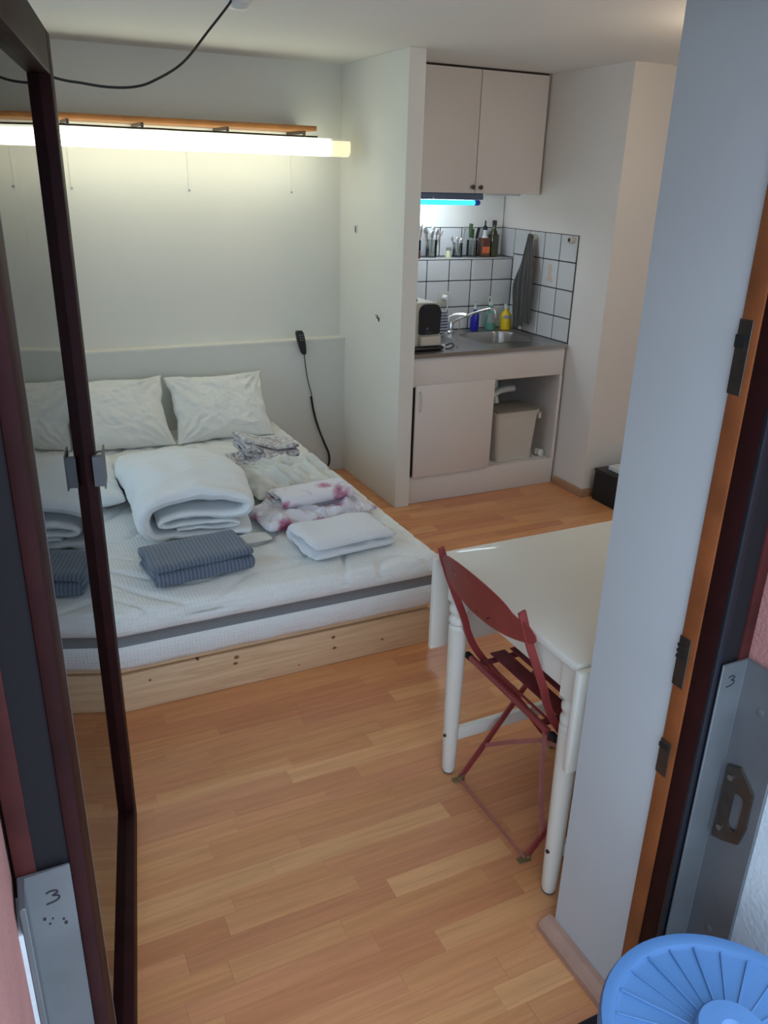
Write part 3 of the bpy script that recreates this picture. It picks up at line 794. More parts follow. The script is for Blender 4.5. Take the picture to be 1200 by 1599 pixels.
# blue-grey ribbed towel
def txf(a, l, z): return rotz((.405+l, 2.635+a, ZM+.006+z), (.6, 2.77), .09)
bm = ribbon(zigzag(.225, 3, .0245, -1), .0245, .37, 44, txf, wr=.007, wscale=14, seed=5, endr=.012)
for v in bm.verts:
    if v.co.z < ZM+.003: v.co.z = ZM+.003
tag(obj('towel', bm, 'greystripe', None, smooth='all'), 'blue-grey ribbed towel folded flat at the foot of the duvet roll', 'towel')
# white towel
def wxf(a, l, z): return rotz((.99+l, 2.615+a, ZM+.008+z*(1-.25*max(0, (l-.25)/.15))), (1.18, 2.75), .11)
bm = ribbon(zigzag(.245, 2, .034), .036, .37, 56, wxf, wr=.026, wscale=7, seed=9, endr=.03, tv=.003)
for v in bm.verts:
    if v.co.z < ZM+.003: v.co.z = ZM+.003
tag(obj('towel', bm, 'towelwhite', None, smooth='all'), 'thick white terry towel folded at the right front corner of the mattress', 'towel')
# floral sheets
bm = slab(.905, 1.42, 2.93, 3.20, ZM+.003, .06, rot=.12, wr=.018, ws=8, seed=12, nx=90, ny=60, ridge=crumple(.032, .5, 14, 7, 2), p=6)
tag(obj('bed_sheet', bm, 'floral', None, smooth='all'), 'white sheet with dark pink flowers, the lower one behind the white towel', 'sheet')
def fxf(a, l, z): return rotz((1.01+l, 3.015+a, ZM+.068+z-.012*(a/.2)), (1.18, 3.12), .10)
bm = ribbon(stadium_spiral(.20, .05, .017, 1.2, start=.6, n=20), .018, .34, 36, fxf, wr=.007, wscale=12, seed=15, endr=.02)
tag(obj('pillow_case', bm, 'floral', None, smooth='all'), 'folded pink-flowered pillow case lying on top of the flowered sheet', 'pillow case')
# cream crumpled sheet
bm = slab(.955, 1.40, 3.235, 3.63, ZM+.003, .085, rot=.12, wr=.03, ws=5, seed=21, ridge=crumple(.085, .45, 12, 4, 6), p=3, nx=110, ny=110)
tag(obj('bed_sheet', bm, 'creamcloth', None, smooth='all'), 'crumpled plain cream sheet between flowered sheet and grey printed linen', 'sheet')
# printed grey linen: spread base and folded pack
bm = slab(.95, 1.25, 3.60, 3.86, ZM+.003, .055, rot=.45, wr=.02, ws=8, seed=31, nx=80, ny=80, ridge=crumple(.055, .3, 12, 7, 8), p=4)
tag(obj('bed_sheet', bm, 'printed', None, smooth='all'), 'grey patterned white sheet spread under the folded pack nearest the pillows', 'sheet')
def pxf(a, l, z): return rotz((1.075+l, 3.735+a, ZM+.062*max(0, 1-(l/.17))+.008+z), (1.2, 3.8), .08)
bm = ribbon(zigzag(.19, 4, .0215), .022, .29, 50, pxf, wr=.013, wscale=13, seed=35, endr=.014)
tag(obj('duvet_cover', bm, 'printed', None, smooth='all'), 'grey patterned duvet cover folded into a small pack nearest the pillows', 'duvet cover')

# ------------------------------------------------------------------ wall over the bed: shelf, lamp, handset
sh = thing('shelf', 'long orange-brown wooden shelf mounted over the strip lamp', 'shelf', (.8, 4.55, 1.97))
box('board', (-.2, 1.725, 4.40, 4.678, 1.968, 1.992), 'shelfwood', sh, bev=.002)
for x in (.49, .83, 1.25, 1.66):
    bm = bmesh.new(); bx(bm, x-.006, x+.006, 4.41, 4.678, 1.952, 1.968); bx(bm, x-.006, x+.006, 4.41, 4.422, 1.935, 1.955)
    obj('bracket', bm, 'bracket', sh)
for x in (.506, 1.101, 1.678):
    bm = bmesh.new(); bx(bm, x-.003, x+.003, 4.676, 4.679, 1.66, 1.95); s = obj('wall_rail', bm, 'wall', sh)
    lath('screw', [(.006, 0), (.005, .003)], (x, 4.674, 1.662), 'steel', s, n=10, axis='Y')
lm = thing('strip_lamp', 'long lit fluorescent strip lamp with ribbed diffuser under the wooden shelf', 'lamp', (1.1, 4.42, 1.86))
box('housing', (.3, 1.90, 4.40, 4.455, 1.926, 1.936), 'white', lm)
def ribbed(x0, x1, name, m, pitch):
    bm = bmesh.new(); n = int((x1-x0)/pitch); prof = [(4.372, 1.925), (4.366, 1.90), (4.368, 1.87), (4.385, 1.852), (4.42, 1.848), (4.455, 1.852), (4.47, 1.87), (4.472, 1.90), (4.466, 1.925)]
    rings = []
    for i in range(n+1):
        x = x0+(x1-x0)*i/n; s = .0015 if i % 2 else 0
        rings.append([bm.verts.new((x, y+(s if y < 4.42 else -s), z)) for y, z in prof])
    for a, b in zip(rings, rings[1:]):
        for k in range(len(prof)): bm.faces.new((a[k], a[(k+1) % len(prof)], b[(k+1) % len(prof)], b[k]))
    bm.faces.new(rings[0][::-1]); bm.faces.new(rings[-1]); return obj(name, bm, m, lm)
ribbed(.3, 1.80, 'diffuser', 'lamp', .006)
tag(ribbed(1.8005, 1.905, 'diffuser_end', 'lampend', .0045), 'dimmer ribbed end of the diffuser')
lp_ = [(x, 4.43+.01*math.sin(x*9), 1.942+.007*max(0, math.sin(x*7+.6))*max(0, math.sin(x*3.1))) for x in [.3+i*.02 for i in range(73)]]
tag(tube('lamp_cable', lp_, .004, 'cord', lm), 'black cable lying along the top')

# hanging ceiling cord
cc = thing('hanging_cable', 'thin black cord sagging from the ceiling rose across the upper left', 'cord', (.96, 3.2, CEIL))
pts = spline([(.955, 3.25, 2.318), (.93, 3.22, 2.29), (.84, 3.15, 2.20), (.73, 3.08, 2.09), (.62, 3.02, 2.025), (.55, 3.0, 2.0), (.47, 3.0, 1.994), (.39, 3.0, 2.0), (.30, 3.0, 2.012), (.1, 3.0, 2.07), (-.1, 3.05, 2.17), (-.3, 3.1, 2.31)], 8)
tube('cable', pts, .0042, 'cord', cc)
lath('ceiling_rose', [(.045, 0), (.045, -.012), (.03, -.026), (.006, -.03)], (.985, 3.27, CEIL), 'white', cc, n=24)

# bed remote handset
rm = thing('bed_remote', 'black bed remote handset hanging on the grey ledge by a coiled cord', 'remote', (1.69, 4.585, .80))
bm = bmesh.new()
for v_, (z, w) in enumerate([(.762, .022), (.775, .034), (.81, .046), (.86, .050), (.89, .048), (.903, .036)]):
    pass
prof = [(.0, .020), (.012, .032), (.05, .044), (.10, .050), (.128, .048), (.141, .034)]
rings = []
for h_, w_ in prof:
    c_ = Vector((1.708-.030*h_/.14, 4.582, .763+h_)); d_ = .011
    rings.append([bm.verts.new(c_+Vector((w_/2*a, d_*b, 0))) for a, b in ((-1, -.5), (-.7, -1), (.7, -1), (1, -.5), (1, 1), (-1, 1))])
for a, b in zip(rings, rings[1:]):
    for k in range(6): bm.faces.new((a[k], a[(k+1) % 6], b[(k+1) % 6], b[k]))
bm.faces.new(rings[0][::-1]); bm.faces.new(rings[-1])
body = obj('handset', bm, 'black', rm, smooth=True)
for r_ in range(3):
    for c_ in range(2):
        box('button', (1.682+c_*.014-.004-.003*r_+.004, 1.682+c_*.014+.004-.003*r_+.002, 4.5695, 4.5715, .862-.018*0+.014*(r_-1), .867+.014*(r_-1)), 'steel', body)
tube('cord', spline([(1.709, 4.583, .766), (1.716, 4.584, .70), (1.732, 4.585, .60), (1.755, 4.586, .515), (1.752, 4.586, .50)], 6), .003, 'cord', rm)
base = spline([(1.752, 4.584, .50), (1.765, 4.584, .42), (1.79, 4.582, .32), (1.835, 4.58, .20), (1.865, 4.575, .12), (1.86, 4.57, .05), (1.80, 4.56, .012)], 24)
coil = []
for i in range(len(base)*5):
    t = i/5; k = min(int(t), len(base)-2); p = base[k].lerp(base[k+1], t-k); a = i*2*PI/6
    coil.append(p+Vector((.0055*math.cos(a), .0055*math.sin(a), .0)))
tag(tube('coiled_cord', coil, .0026, 'cord', rm, n=5), 'black coiled lower cord')

# hooks / switch on partition
hk = thing('wall_hook', 'small grey two-pronged hook on the partition wall, lower of two', 'hook', (1.979, 4.127, 1.03))
box('hook_plate', (1.9765, 1.9795, 4.122, 4.132, 1.015, 1.035), 'bracket', hk)
for s in (-1, 1): tube('prong', [(1.977, 4.127, 1.025), (1.970, 4.127+s*.006, 1.035), (1.965, 4.127+s*.012, 1.052)], .0022, 'bracket', hk, n=6)
hk2 = thing('wall_hook', 'small blue-grey clip on the partition wall, upper of two', 'hook', (1.979, 4.447, 1.478))
box('clip_plate', (1.9745, 1.9795, 4.437, 4.457, 1.455, 1.503), 'white', hk2, bev=.001)
box('clip_spring', (1.971, 1.9745, 4.442, 4.452, 1.462, 1.496), 'housing', hk2, bev=.001)

# ------------------------------------------------------------------ wall cabinet and lamp
wc = thing('wall_cabinet', 'white two-door wall cabinet hanging above the sink', 'cabinet', (2.65, 4.46, 1.685))
box('carcass', (2.20, 3.09, 4.302, 4.652, 1.69, 2.310), 'cab', wc, bev=.001)
for (a, b), kx in (((2.2, 2.642), 2.622), ((2.646, 3.092), 2.672)):
    d_ = box('door', (a, b, 4.280, 4.299, 1.683, 2.309), 'cab', wc, bev=.0015)
    lath('knob', [(.007, 0), (.006, -.010), (.012, -.014), (.013, -.020), (.009, -.024)], (kx, 4.280, 1.715), 'bracket', d_, n=16, axis='Y')
box('top_gap_shade', (2.2, 3.09, 4.284, 4.31, 2.3105, 2.3185), 'gapshade', wc)  # dark strip paints the shade between cabinet and ceiling
ul = thing('cabinet_lamp', 'lit cyan and white tube lamp under the wall cabinet', 'lamp', (2.4, 4.33, 1.64))
box('housing', (2.09, 2.715, 4.30, 4.36, 1.648, 1.682), 'housing', ul, bev=.003)
lath('tube', [(.012, 0), (.012, .58)], (2.10, 4.36, 1.632), 'tubewhite', ul, n=12, axis='X')
lath('tube_cover', [(.014, 0), (.014, .575)], (2.09, 4.316, 1.631), 'tubecyan', ul, n=16, axis='X')
lath('tube_cap', [(.014, 0), (.015, .002), (.015, .03), (.010, .036)], (2.666, 4.316, 1.631), 'tubeblue', ul, n=16, axis='X')
lath('knob', [(.006, 0), (.006, -.008)], (2.38, 4.30, 1.655), 'steel', ul, n=12, axis='Y')
box('cable_tray', (2.76, 2.98, 4.31, 4.35, 1.672, 1.688), 'white', ul, bev=.002)
tube('lamp_cable', spline([(2.705, 4.33, 1.66), (2.73, 4.33, 1.650), (2.745, 4.335, 1.668), (2.765, 4.335, 1.676)], 5), .002, 'white', ul)

# ------------------------------------------------------------------ sink cabinet
sc = thing('sink_cabinet', 'white base cabinet with an open right bay under the steel sink', 'cabinet', (2.58, 4.1, 0))
box('front_rail', (2.072, 3.09, 3.881, 3.899, .690, .849), 'cab', sc, bev=.001)
box('plinth', (2.072, 3.09, 3.881, 3.899, .002, .163), 'cab', sc, bev=.001)
box('side_panel', (3.071, 3.09, 3.90, 4.50, .002, .849), 'cab', sc)
box('side_panel', (2.072, 2.078, 3.90, 4.50, .002, .849), 'cab', sc)
box('end_stile', (3.071, 3.09, 3.878, 3.899, .1645, .689), 'cab', sc)
box('bottom_shelf', (2.08, 3.069, 3.90, 4.50, .145, .163), 'cab', sc)
box('divider', (2.60, 2.612, 3.8815, 4.50, .1645, .689), 'cab', sc)
box('slit_shade', (2.08, 2.598, 3.905, 3.91, .1645, .849), 'gapshade', sc)  # dark sheet paints the shade behind the sliding door's slit
dr = box('sliding_door', (2.092, 2.606, 3.866, 3.8795, .166, .700), 'cab', sc, bev=.0015)
tube('handle', spline([(2.118, 3.866, .665), (2.118, 3.850, .655), (2.118, 3.847, .61), (2.118, 3.850, .565), (2.118, 3.866, .555)], 5), .004, 'creamplastic', dr, n=8)
tube('drain_pipe', spline([(2.745, 4.08, .83), (2.745, 4.08, .70), (2.748, 4.07, .56), (2.750, 4.05, .50)], 5), .017, 'pipe', sc, n=12)
tube('drain_pipe', spline([(2.69, 4.02, .560), (2.74, 4.02, .585), (2.79, 4.02, .592), (2.845, 4.02, .594)], 5), .020, 'pipe', sc, n=12)
vt = thing('pipe_valve', 'small white round pipe valve on the cabinet floor right of the bin', 'valve', (3.03, 3.99, .163))
bm = bmesh.new(); lathe(bm, [(.006, 0), (.020, .004), (.024, .02), (.018, .036), (.006, .04)], (3.035, 3.975, .1635), 16); obj('valve_body', bm, 'white', vt, smooth=True)
lath('valve_wheel', [(.012, 0), (.022, -.004), (.022, -.012), (.010, -.016)], (3.035, 3.95, .186), 'white', vt, n=14, axis='Y')

# worktop with basin (grid with hole replaced by a dished basin)
wt = thing('sink_worktop', 'stainless steel sink top with basin and grooved drainer', 'sink', (2.58, 4.19, .85))
def worktop():
    x0, x1, y0, y1, z = 2.072, 3.095, 3.866, 4.507, .872
    bm = bmesh.new(); nx, ny = 150, 96; V = []
    bxc, byc, bw, bh = 2.80, 4.19, .19, .165
    for i in range(nx+1):
        row = []
        for j in range(ny+1):
            x = x0+(x1-x0)*i/nx; y = y0+(y1-y0)*j/ny
            u, v = abs(x-bxc)/bw, abs(y-byc)/bh; d = (u**5+v**5)**(1/5); zz = z
            if d < 1: zz = z-.15*min(1, ((1-d)/.16))**.6 - (.01*(1-d))
            elif d < 1.09: zz = z+.004*math.sin((d-1)/.09*PI)
            elif x < 2.52 and y > 3.92 and y < 4.46 and x > 2.12: zz = z-.0035*(.5+.5*math.sin((y)*2*PI/.026))
            elif x > 3.0 and x < 3.075 and 3.95 < y < 4.44: zz = z-.003*(.5+.5*math.sin(x*2*PI/.02))
            row.append(bm.verts.new((x, y, zz)))
        V.append(row)
    for i in range(nx):
        for j in range(ny): bm.faces.new((V[i][j], V[i+1][j], V[i+1][j+1], V[i][j+1]))
    loop = [V[i][0] for i in range(nx)]+[V[nx][j] for j in range(ny)]+[V[nx-i][ny] for i in range(nx)]+[V[0][ny-j] for j in range(ny)]
    low = [bm.verts.new((v.co.x, v.co.y, .850)) for v in loop]; n = len(loop)
    for k in range(n): bm.faces.new((loop[k], loop[(k+1) % n], low[(k+1) % n], low[k]))
    return obj('worktop', bm, 'steel', wt, smooth=True)
worktop()
lath('drain', [(.028, 0), (.028, .003), (.018, .004)], (2.82, 4.19, .715), 'chrome', wt, n=16)
ZC = .8735
fc = thing('faucet', 'chrome tap with a long swivelling spout behind the sink basin', 'faucet', (2.60, 4.40, ZC))
lath('base', [(.026, 0), (.026, .01), (.02, .016), (.02, .06), (.016, .07)], (2.60, 4.40, ZC), 'chrome', fc, n=18)
tube('spout', spline([(2.60, 4.40, .93), (2.64, 4.37, .96), (2.70, 4.31, 1.0), (2.755, 4.25, 1.03), (2.785, 4.22, 1.035), (2.795, 4.21, 1.02), (2.797, 4.208, .985)], 7), .0085, 'chrome', fc, n=10)
strap('lever', spline([(2.60, 4.40, .945), (2.575, 4.37, .985), (2.60, 4.33, 1.0), (2.64, 4.29, 1.0)], 5), .012, .005, 'chrome', fc)

# wire rack in front left of tap
wr_ = thing('dish_rack', 'thin chrome wire rack on the drainer beside the coffee machine', 'rack', (2.36, 4.02, ZC))
tube('upright', [(2.388, 3.945, ZC+.003), (2.392, 3.95, .94), (2.40, 3.96, 1.03)], .003, 'chrome', wr_, n=6)
tube('hoop', spline([(2.400, 3.96, 1.03), (2.42, 3.965, 1.04), (2.45, 3.975, 1.048), (2.49, 3.98, 1.047)], 5), .004, 'chrome', wr_, n=6)
tube('lower_wire', spline([(2.325, 4.08, ZC+.01), (2.34, 4.10, .90), (2.40, 4.15, .915), (2.46, 4.20, .912), (2.53, 4.26, .90)], 6), .0035, 'chrome', wr_, n=6)
tube('base_wire', [(2.388, 3.945, ZC+.003), (2.45, 4.10, ZC+.003), (2.53, 4.26, ZC+.003), (2.53, 4.26, .90)], .003, 'chrome', wr_, n=6)

# striped dish cloth, standing folded against the wall side
bm = slab(2.385, 2.53, 4.30, 4.34, ZC, .15, wr=.0, seed=3, p=8, nx=24, ny=16)
for v in bm.verts:
    v.co.x += .006*nz(v.co, 14, 2); v.co.y += .012*nz(v.co, 9, 4)+.15*(v.co.z-ZC)*.4
    v.co.z = max(v.co.z, ZC)
tag(obj('dish_cloth', bm, 'bluestripe', None, smooth='all'), 'blue and white striped dish cloth propped behind the coffee machine', 'cloth')

# coffee machine
cm = thing('coffee_machine', 'black and cream capsule coffee machine at the left end of the sink top', 'coffee machine', (2.20, 4.02, ZC))
box('foot_plate', (2.095, 2.300, 3.945, 4.20, ZC, ZC+.020), 'black', cm, bev=.008, seg=3)
def arch(x0, x1, z0, z1, r, n=6, r2=None):
    r2 = r2 or r; pts = [(x0, z0), (x1, z0)]
    for k in range(n+1): a = PI/2*k/n; pts.append((x1-r2+r2*math.cos(a), z1-r2+r2*math.sin(a)))
    for k in range(n+1): a = PI/2+PI/2*k/n; pts.append((x0+r+r*math.cos(a), z1-r+r*math.sin(a)))
    return pts
bm = poly_extrude(bmesh.new(), arch(2.100, 2.288, ZC+.020, 1.128, .045), 3.975, 4.19); bmesh.ops.bevel(bm, geom=bm.edges[:], offset=.005, segments=2, affect='EDGES')
obj('body', bm, 'creamplastic', cm, smooth=True)
bm = poly_extrude(bmesh.new(), arch(2.148, 2.279, ZC+.085, 1.122, .04), 3.957, 3.99); bmesh.ops.bevel(bm, geom=bm.edges[:], offset=.006, segments=2, affect='EDGES')
fp = tag(obj('front_panel', bm, 'black', cm, smooth=True), 'glossy black front panel')
bm = bmesh.new(); lathe(bm, [(.007, 0), (.007, -.0008)], (2.195, 3.9575, .992), 16, 'Y'); bx(bm, 2.185, 2.225, 3.9565, 3.9575, .970, .972); obj('emblem', bm, 'housing', fp)
box('drip_cup', (2.150, 2.280, 3.945, 3.985, ZC+.024, ZC+.078), 'creamplastic', cm, bev=.01, seg=3)
tag(tube('capsule_lever', spline([(2.125, 4.02, 1.115), (2.135, 3.99, 1.14), (2.115, 3.98, 1.17), (2.105, 3.98, 1.21), (2.112, 3.98, 1.24)], 6), .009, 'black', cm, n=8), 'raised black lever')
cb = thing('power_cable', 'black cable looped on the drainer right of the coffee machine', 'cable', (2.35, 3.98, ZC))
tube('cable', spline([(2.302, 4.04, ZC+.006), (2.34, 4.02, ZC+.005), (2.375, 4.00, ZC+.02), (2.37, 3.96, ZC+.012), (2.33, 3.94, ZC+.005), (2.308, 3.945, ZC+.005)], 6), .004, 'cord', cb)
box('cable_clip', (2.315, 2.338, 3.995, 4.015, ZC+.0005, ZC+.016), 'white', cb, bev=.002)
# socket
so = thing('wall_socket', 'white wall socket with a plugged-in cord on the tiles above the drainer', 'socket', (2.60, 4.50, 1.07))
box('plate', (2.565, 2.640, 4.501, 4.5095, 1.030, 1.108), 'creamplastic', so, bev=.002)
pl = lath('plug', [(.017, 0), (.017, -.02), (.010, -.032)], (2.605, 4.501, 1.075), 'white', so, n=16, axis='Y')
tube('plug_cord', spline([(2.605, 4.472, 1.072), (2.612, 4.465, 1.04), (2.605, 4.47, .98), (2.595, 4.46, .91), (2.56, 4.455, ZC+.006)], 6), .0035, 'white', so)

# soap bottles
def bottle(name, c, prof, m, label, cat, capm=None, cap=None, spout=None, labelb=None, group=None):
    t = thing(name, label, cat, c, group)
    lath('bottle', prof, c, m, t, n=20)
    if cap: lath('cap', cap, c, capm, t, n=14)
    if spout:
        tube('pump', [Vector(c)+Vector(p) for p in spout], .0045, capm, t, n=8)
    if labelb:
        x0, x1, z0, z1, yy, lmn = labelb
        r = yy; bm = bmesh.new(); n_ = 8; A, B = [], []
        for k in range(n_+1):
            a = math.radians(-150+120*k/n_); A.append(bm.verts.new(Vector(c)+Vector((r*math.cos(a), r*math.sin(a), z0)))); B.append(bm.verts.new(Vector(c)+Vector((r*math.cos(a), r*math.sin(a), z1))))
        for k in range(n_): bm.faces.new((A[k], A[k+1], B[k+1], B[k]))
        g_ = bmesh.ops.solidify(bm, geom=bm.faces[:], thickness=-.0006)
        obj('label', bm, lmn, t, smooth=True)
    return t
bottle('soap_bottle', (2.800, 4.44, ZC), [(.026, 0), (.028, .006), (.028, .085), (.024, .105), (.012, .118), (.011, .13)], 'soapblue', 'deep blue liquid soap bottle beside the tap spout', 'bottle', 'clearplastic', [(.013, .131), (.013, .148), (.005, .15), (.005, .172)], [(0, 0, .172), (-.012, -.01, .176), (-.028, -.018, .172)], None, 'washing-up bottles')
bottle('soap_bottle', (2.915, 4.44, ZC), [(.034, 0), (.036, .006), (.036, .03), (.030, .09), (.030, .115), (.014, .14), (.013, .15)], 'soapgreen', 'pale green pump soap bottle with white label between blue and yellow bottles', 'bottle', 'clearplastic', [(.015, .151), (.015, .17), (.006, .172), (.006, .20)], [(0, 0, .20), (-.015, -.012, .204), (-.034, -.02, .198)], (0, 0, .045, .105, .0345, 'labelwhite'), 'washing-up bottles')
t = bottle('soap_bottle', (3.020, 4.42, ZC), [(.036, 0), (.038, .006), (.038, .075), (.030, .10), (.013, .118), (.012, .128)], 'soapyellow', 'yellow cleaning bottle in the tiled corner behind the basin', 'bottle', 'clearplastic', [(.014, .129), (.014, .15)], [(0, 0, .15), (0, -.004, .158), (-.030, -.02, .156)], (0, 0, .07, .092, .0385, 'labelwhite'), 'washing-up bottles')

# shelf ledge things
ZL = 1.3055
def jar(c, r, h, label):
    t = thing('glass_jar', label, 'jar', c, 'glasses of cutlery on the tiled ledge')
    bm = lathe(bmesh.new(), [(r*.88, 0), (r, .006), (r, h), (r*.93, h), (r*.90, .01), (.002, .008)], c, 20, cap=False)
    obj('glass', bm, 'jar', t, smooth=True); return t
def spoon(base, tip, bowl, kind, label, m='chrome', hm=None):
    name = {'s': 'spoon', 'k': 'knife', 'f': 'fork'}[kind]
    b0, t0 = Vector(base), Vector(tip); t = thing(name, label, name, b0, 'cutlery standing in the glass jars')
    strap('handle', [b0, b0.lerp(t0, .5), t0], .010, .003, hm or m, t, ref=(1, 0, 0))
    bm = bmesh.new(); d = (t0-b0).normalized(); c_ = t0+d*bowl
    if kind == 's':
        s = Vector((1, 0, 0)); n = d.cross(s).normalized(); s = n.cross(d)
        res = bmesh.ops.create_uvsphere(bm, u_segments=12, v_segments=8, radius=1)
        for v in bm.verts: v.co = c_ + s*v.co.x*bowl*.62 + d*v.co.y*bowl + n*v.co.z*.004
        obj('bowl', bm, m, t, smooth=True)
    else:
        s = Vector((1, 0, 0)); pts = [(-.006, 0), (.006, 0), (.009, bowl*1.2), (.003, bowl*2.4), (-.006, bowl*2)] if kind == 'k' else [(-.004, 0), (.004, 0), (.012, bowl*.9), (.012, bowl*2), (.006, bowl*2), (.005, bowl), (-.005, bowl), (-.006, bowl*2), (-.012, bowl*2), (-.012, bowl*.9)]
        a = [bm.verts.new(t0+s*u+d*v+Vector((0, -.001, 0))) for u, v in pts]; b = [bm.verts.new(v.co+Vector((0, .002, 0))) for v in a]
        for k in range(len(a)): bm.faces.new((a[k], a[(k+1) % len(a)], b[(k+1) % len(a)], b[k]))
        bm.faces.new(a[::-1]); bm.faces.new(b); obj('blade' if kind == 'k' else 'tines', bm, m, t)
    return t
jar((2.440, 4.590, ZL), .030, .10, 'clear glass with steel knives, half hidden by the partition')
jar((2.545, 4.585, ZL), .034, .105, 'clear glass full of upright steel spoons, second from the partition')
jar((2.735, 4.590, ZL), .030, .085, 'low clear glass of teaspoons in the middle of the ledge')
jar((2.835, 4.585, ZL), .034, .10, 'clear glass holding the green-handled scissors and knife')
ZI = ZL+.011
for i, (a, b, k) in enumerate(((-.012, -.012, 'k'), (.004, .012, 'k'), (.014, .028, 'k'))):
    spoon((2.440+a, 4.59+.006*i-.005, ZI), (2.440+b, 4.59, ZI+.115), .028, k, ['leftmost steel table knife in the glass beside the partition', 'middle steel table knife in the glass beside the partition', 'rightmost steel table knife in the glass beside the partition'][i], 'rust' if i == 1 else 'chrome')
for i, (a, b, yy) in enumerate(((-.018, -.050, -.006), (-.010, -.028, .01), (.0, -.008, -.012), (.008, .014, .008), (.018, .030, -.004), (.012, .052, .0))):
    spoon((2.545+a, 4.585+yy, ZI), (2.545+b, 4.585+yy*1.4, ZI+.128-.012*(i % 3)), .022, 's' if i < 5 else 'f',
          ['leftmost leaning tablespoon in the fullest glass', 'second tablespoon from the left in the fullest glass', 'upright front tablespoon in the fullest glass', 'upright rear tablespoon in the fullest glass', 'right-leaning tablespoon in the fullest glass', 'fork leaning out to the right of the fullest glass'][i])
for i, (a, b, yy) in enumerate(((-.012, -.042, -.004), (.0, -.008, -.010), (.008, .024, .004), (.014, .040, -.006))):
    spoon((2.735+a, 4.59+yy, ZI), (2.735+b, 4.59+yy, ZI+.085+(.055 if i == 3 else -.006*i)), .016, 's' if i < 3 else 'f',
          ['leftmost leaning teaspoon in the low middle glass', 'upright teaspoon in the low middle glass', 'right-leaning teaspoon in the low middle glass', 'tall thin fork rising from the low middle glass'][i])
sg = thing('scissors', 'scissors with dark green handle standing in the right-hand glass', 'scissors', (2.835, 4.585, ZI))
strap('blades', [(2.832, 4.585, ZI), (2.826, 4.585, ZI+.11)], .014, .004, 'chrome', sg, ref=(1, 0, 0))
tube('handle_grip', spline([(2.826, 4.585, ZI+.105), (2.820, 4.585, ZI+.13), (2.818, 4.585, ZI+.165), (2.822, 4.585, ZI+.185)], 5), .012, 'green', sg, n=10)
tag(tube('handle_grip', spline([(2.836, 4.585, ZI+.10), (2.838, 4.585, ZI+.13), (2.838, 4.585, ZI+.155)], 5), .007, 'green', sg, n=8), 'shorter second green grip')
kn = thing('knife', 'small black-handled knife in the right-hand glass beside the scissors', 'knife', (2.85, 4.58, ZI))
strap('blade', [(2.846, 4.578, ZI), (2.860, 4.578, ZI+.10)], .012, .002, 'chrome', kn, ref=(1, 0, 0))
strap('handle', [(2.860, 4.578, ZI+.10), (2.874, 4.578, ZI+.165)], .016, .010, 'black', kn, ref=(1, 0, 0))
sl = thing('salt_shaker', 'small pale yellow salt shaker with steel top on the ledge', 'shaker', (2.655, 4.565, ZL))
lath('body', [(.017, 0), (.019, .004), (.016, .035), (.015, .04)], (2.655, 4.565, ZL), 'spice', sl, n=14)
lath('lid', [(.0155, .041), (.0155, .056), (.01, .06)], (2.655, 4.565, ZL), 'steel', sl, n=14)
tn = thing('tin', 'small dark red-brown tin on the ledge against the partition', 'tin', (2.405, 4.535, ZL))
box('tin_body', (2.385, 2.432, 4.515, 4.555, ZL, ZL+.038), 'redbrown', tn, bev=.002)
box('tin_lid', (2.384, 2.433, 4.514, 4.556, ZL+.0385, ZL+.044), 'redbrown', tn, bev=.002)
wh = thing('liquor_bottle', 'square amber bottle with orange label and black pourer on the ledge', 'bottle', (2.925, 4.585, ZL))
box('bottle', (2.893, 2.957, 4.560, 4.612, ZL, ZL+.115), 'whisky', wh, bev=.006)
lath('neck', [(.024, .112), (.014, .13), (.012, .16)], (2.925, 4.586, ZL), 'labelwhite', wh, n=14)
tag(lath('pourer', [(.015, .160), (.015, .178), (.006, .186), (.005, .212), (.003, .216)], (2.925, 4.586, ZL), 'black', wh, n=12), 'black pourer stopper')
box('label', (2.898, 2.952, 4.5590, 4.5597, ZL+.022, ZL+.062), 'label', wh)
ob = thing('oil_bottle', 'tall dark olive glass oil bottle, rightmost on the ledge', 'bottle', (2.995, 4.590, ZL))
bm = bmesh.new(); bx(bm, 2.968, 3.022, 4.563, 4.617, ZL, ZL+.135, bev=.007)
obj('bottle', bm, 'oil', ob, smooth=True)
lath('neck', [(.026, .132), (.022, .148), (.013, .165), (.012, .185)], (2.995, 4.59, ZL), 'oil', ob, n=16)
lath('cap', [(.0145, .186), (.0145, .215), (.012, .217)], (2.995, 4.59, ZL), 'black', ob, n=16)

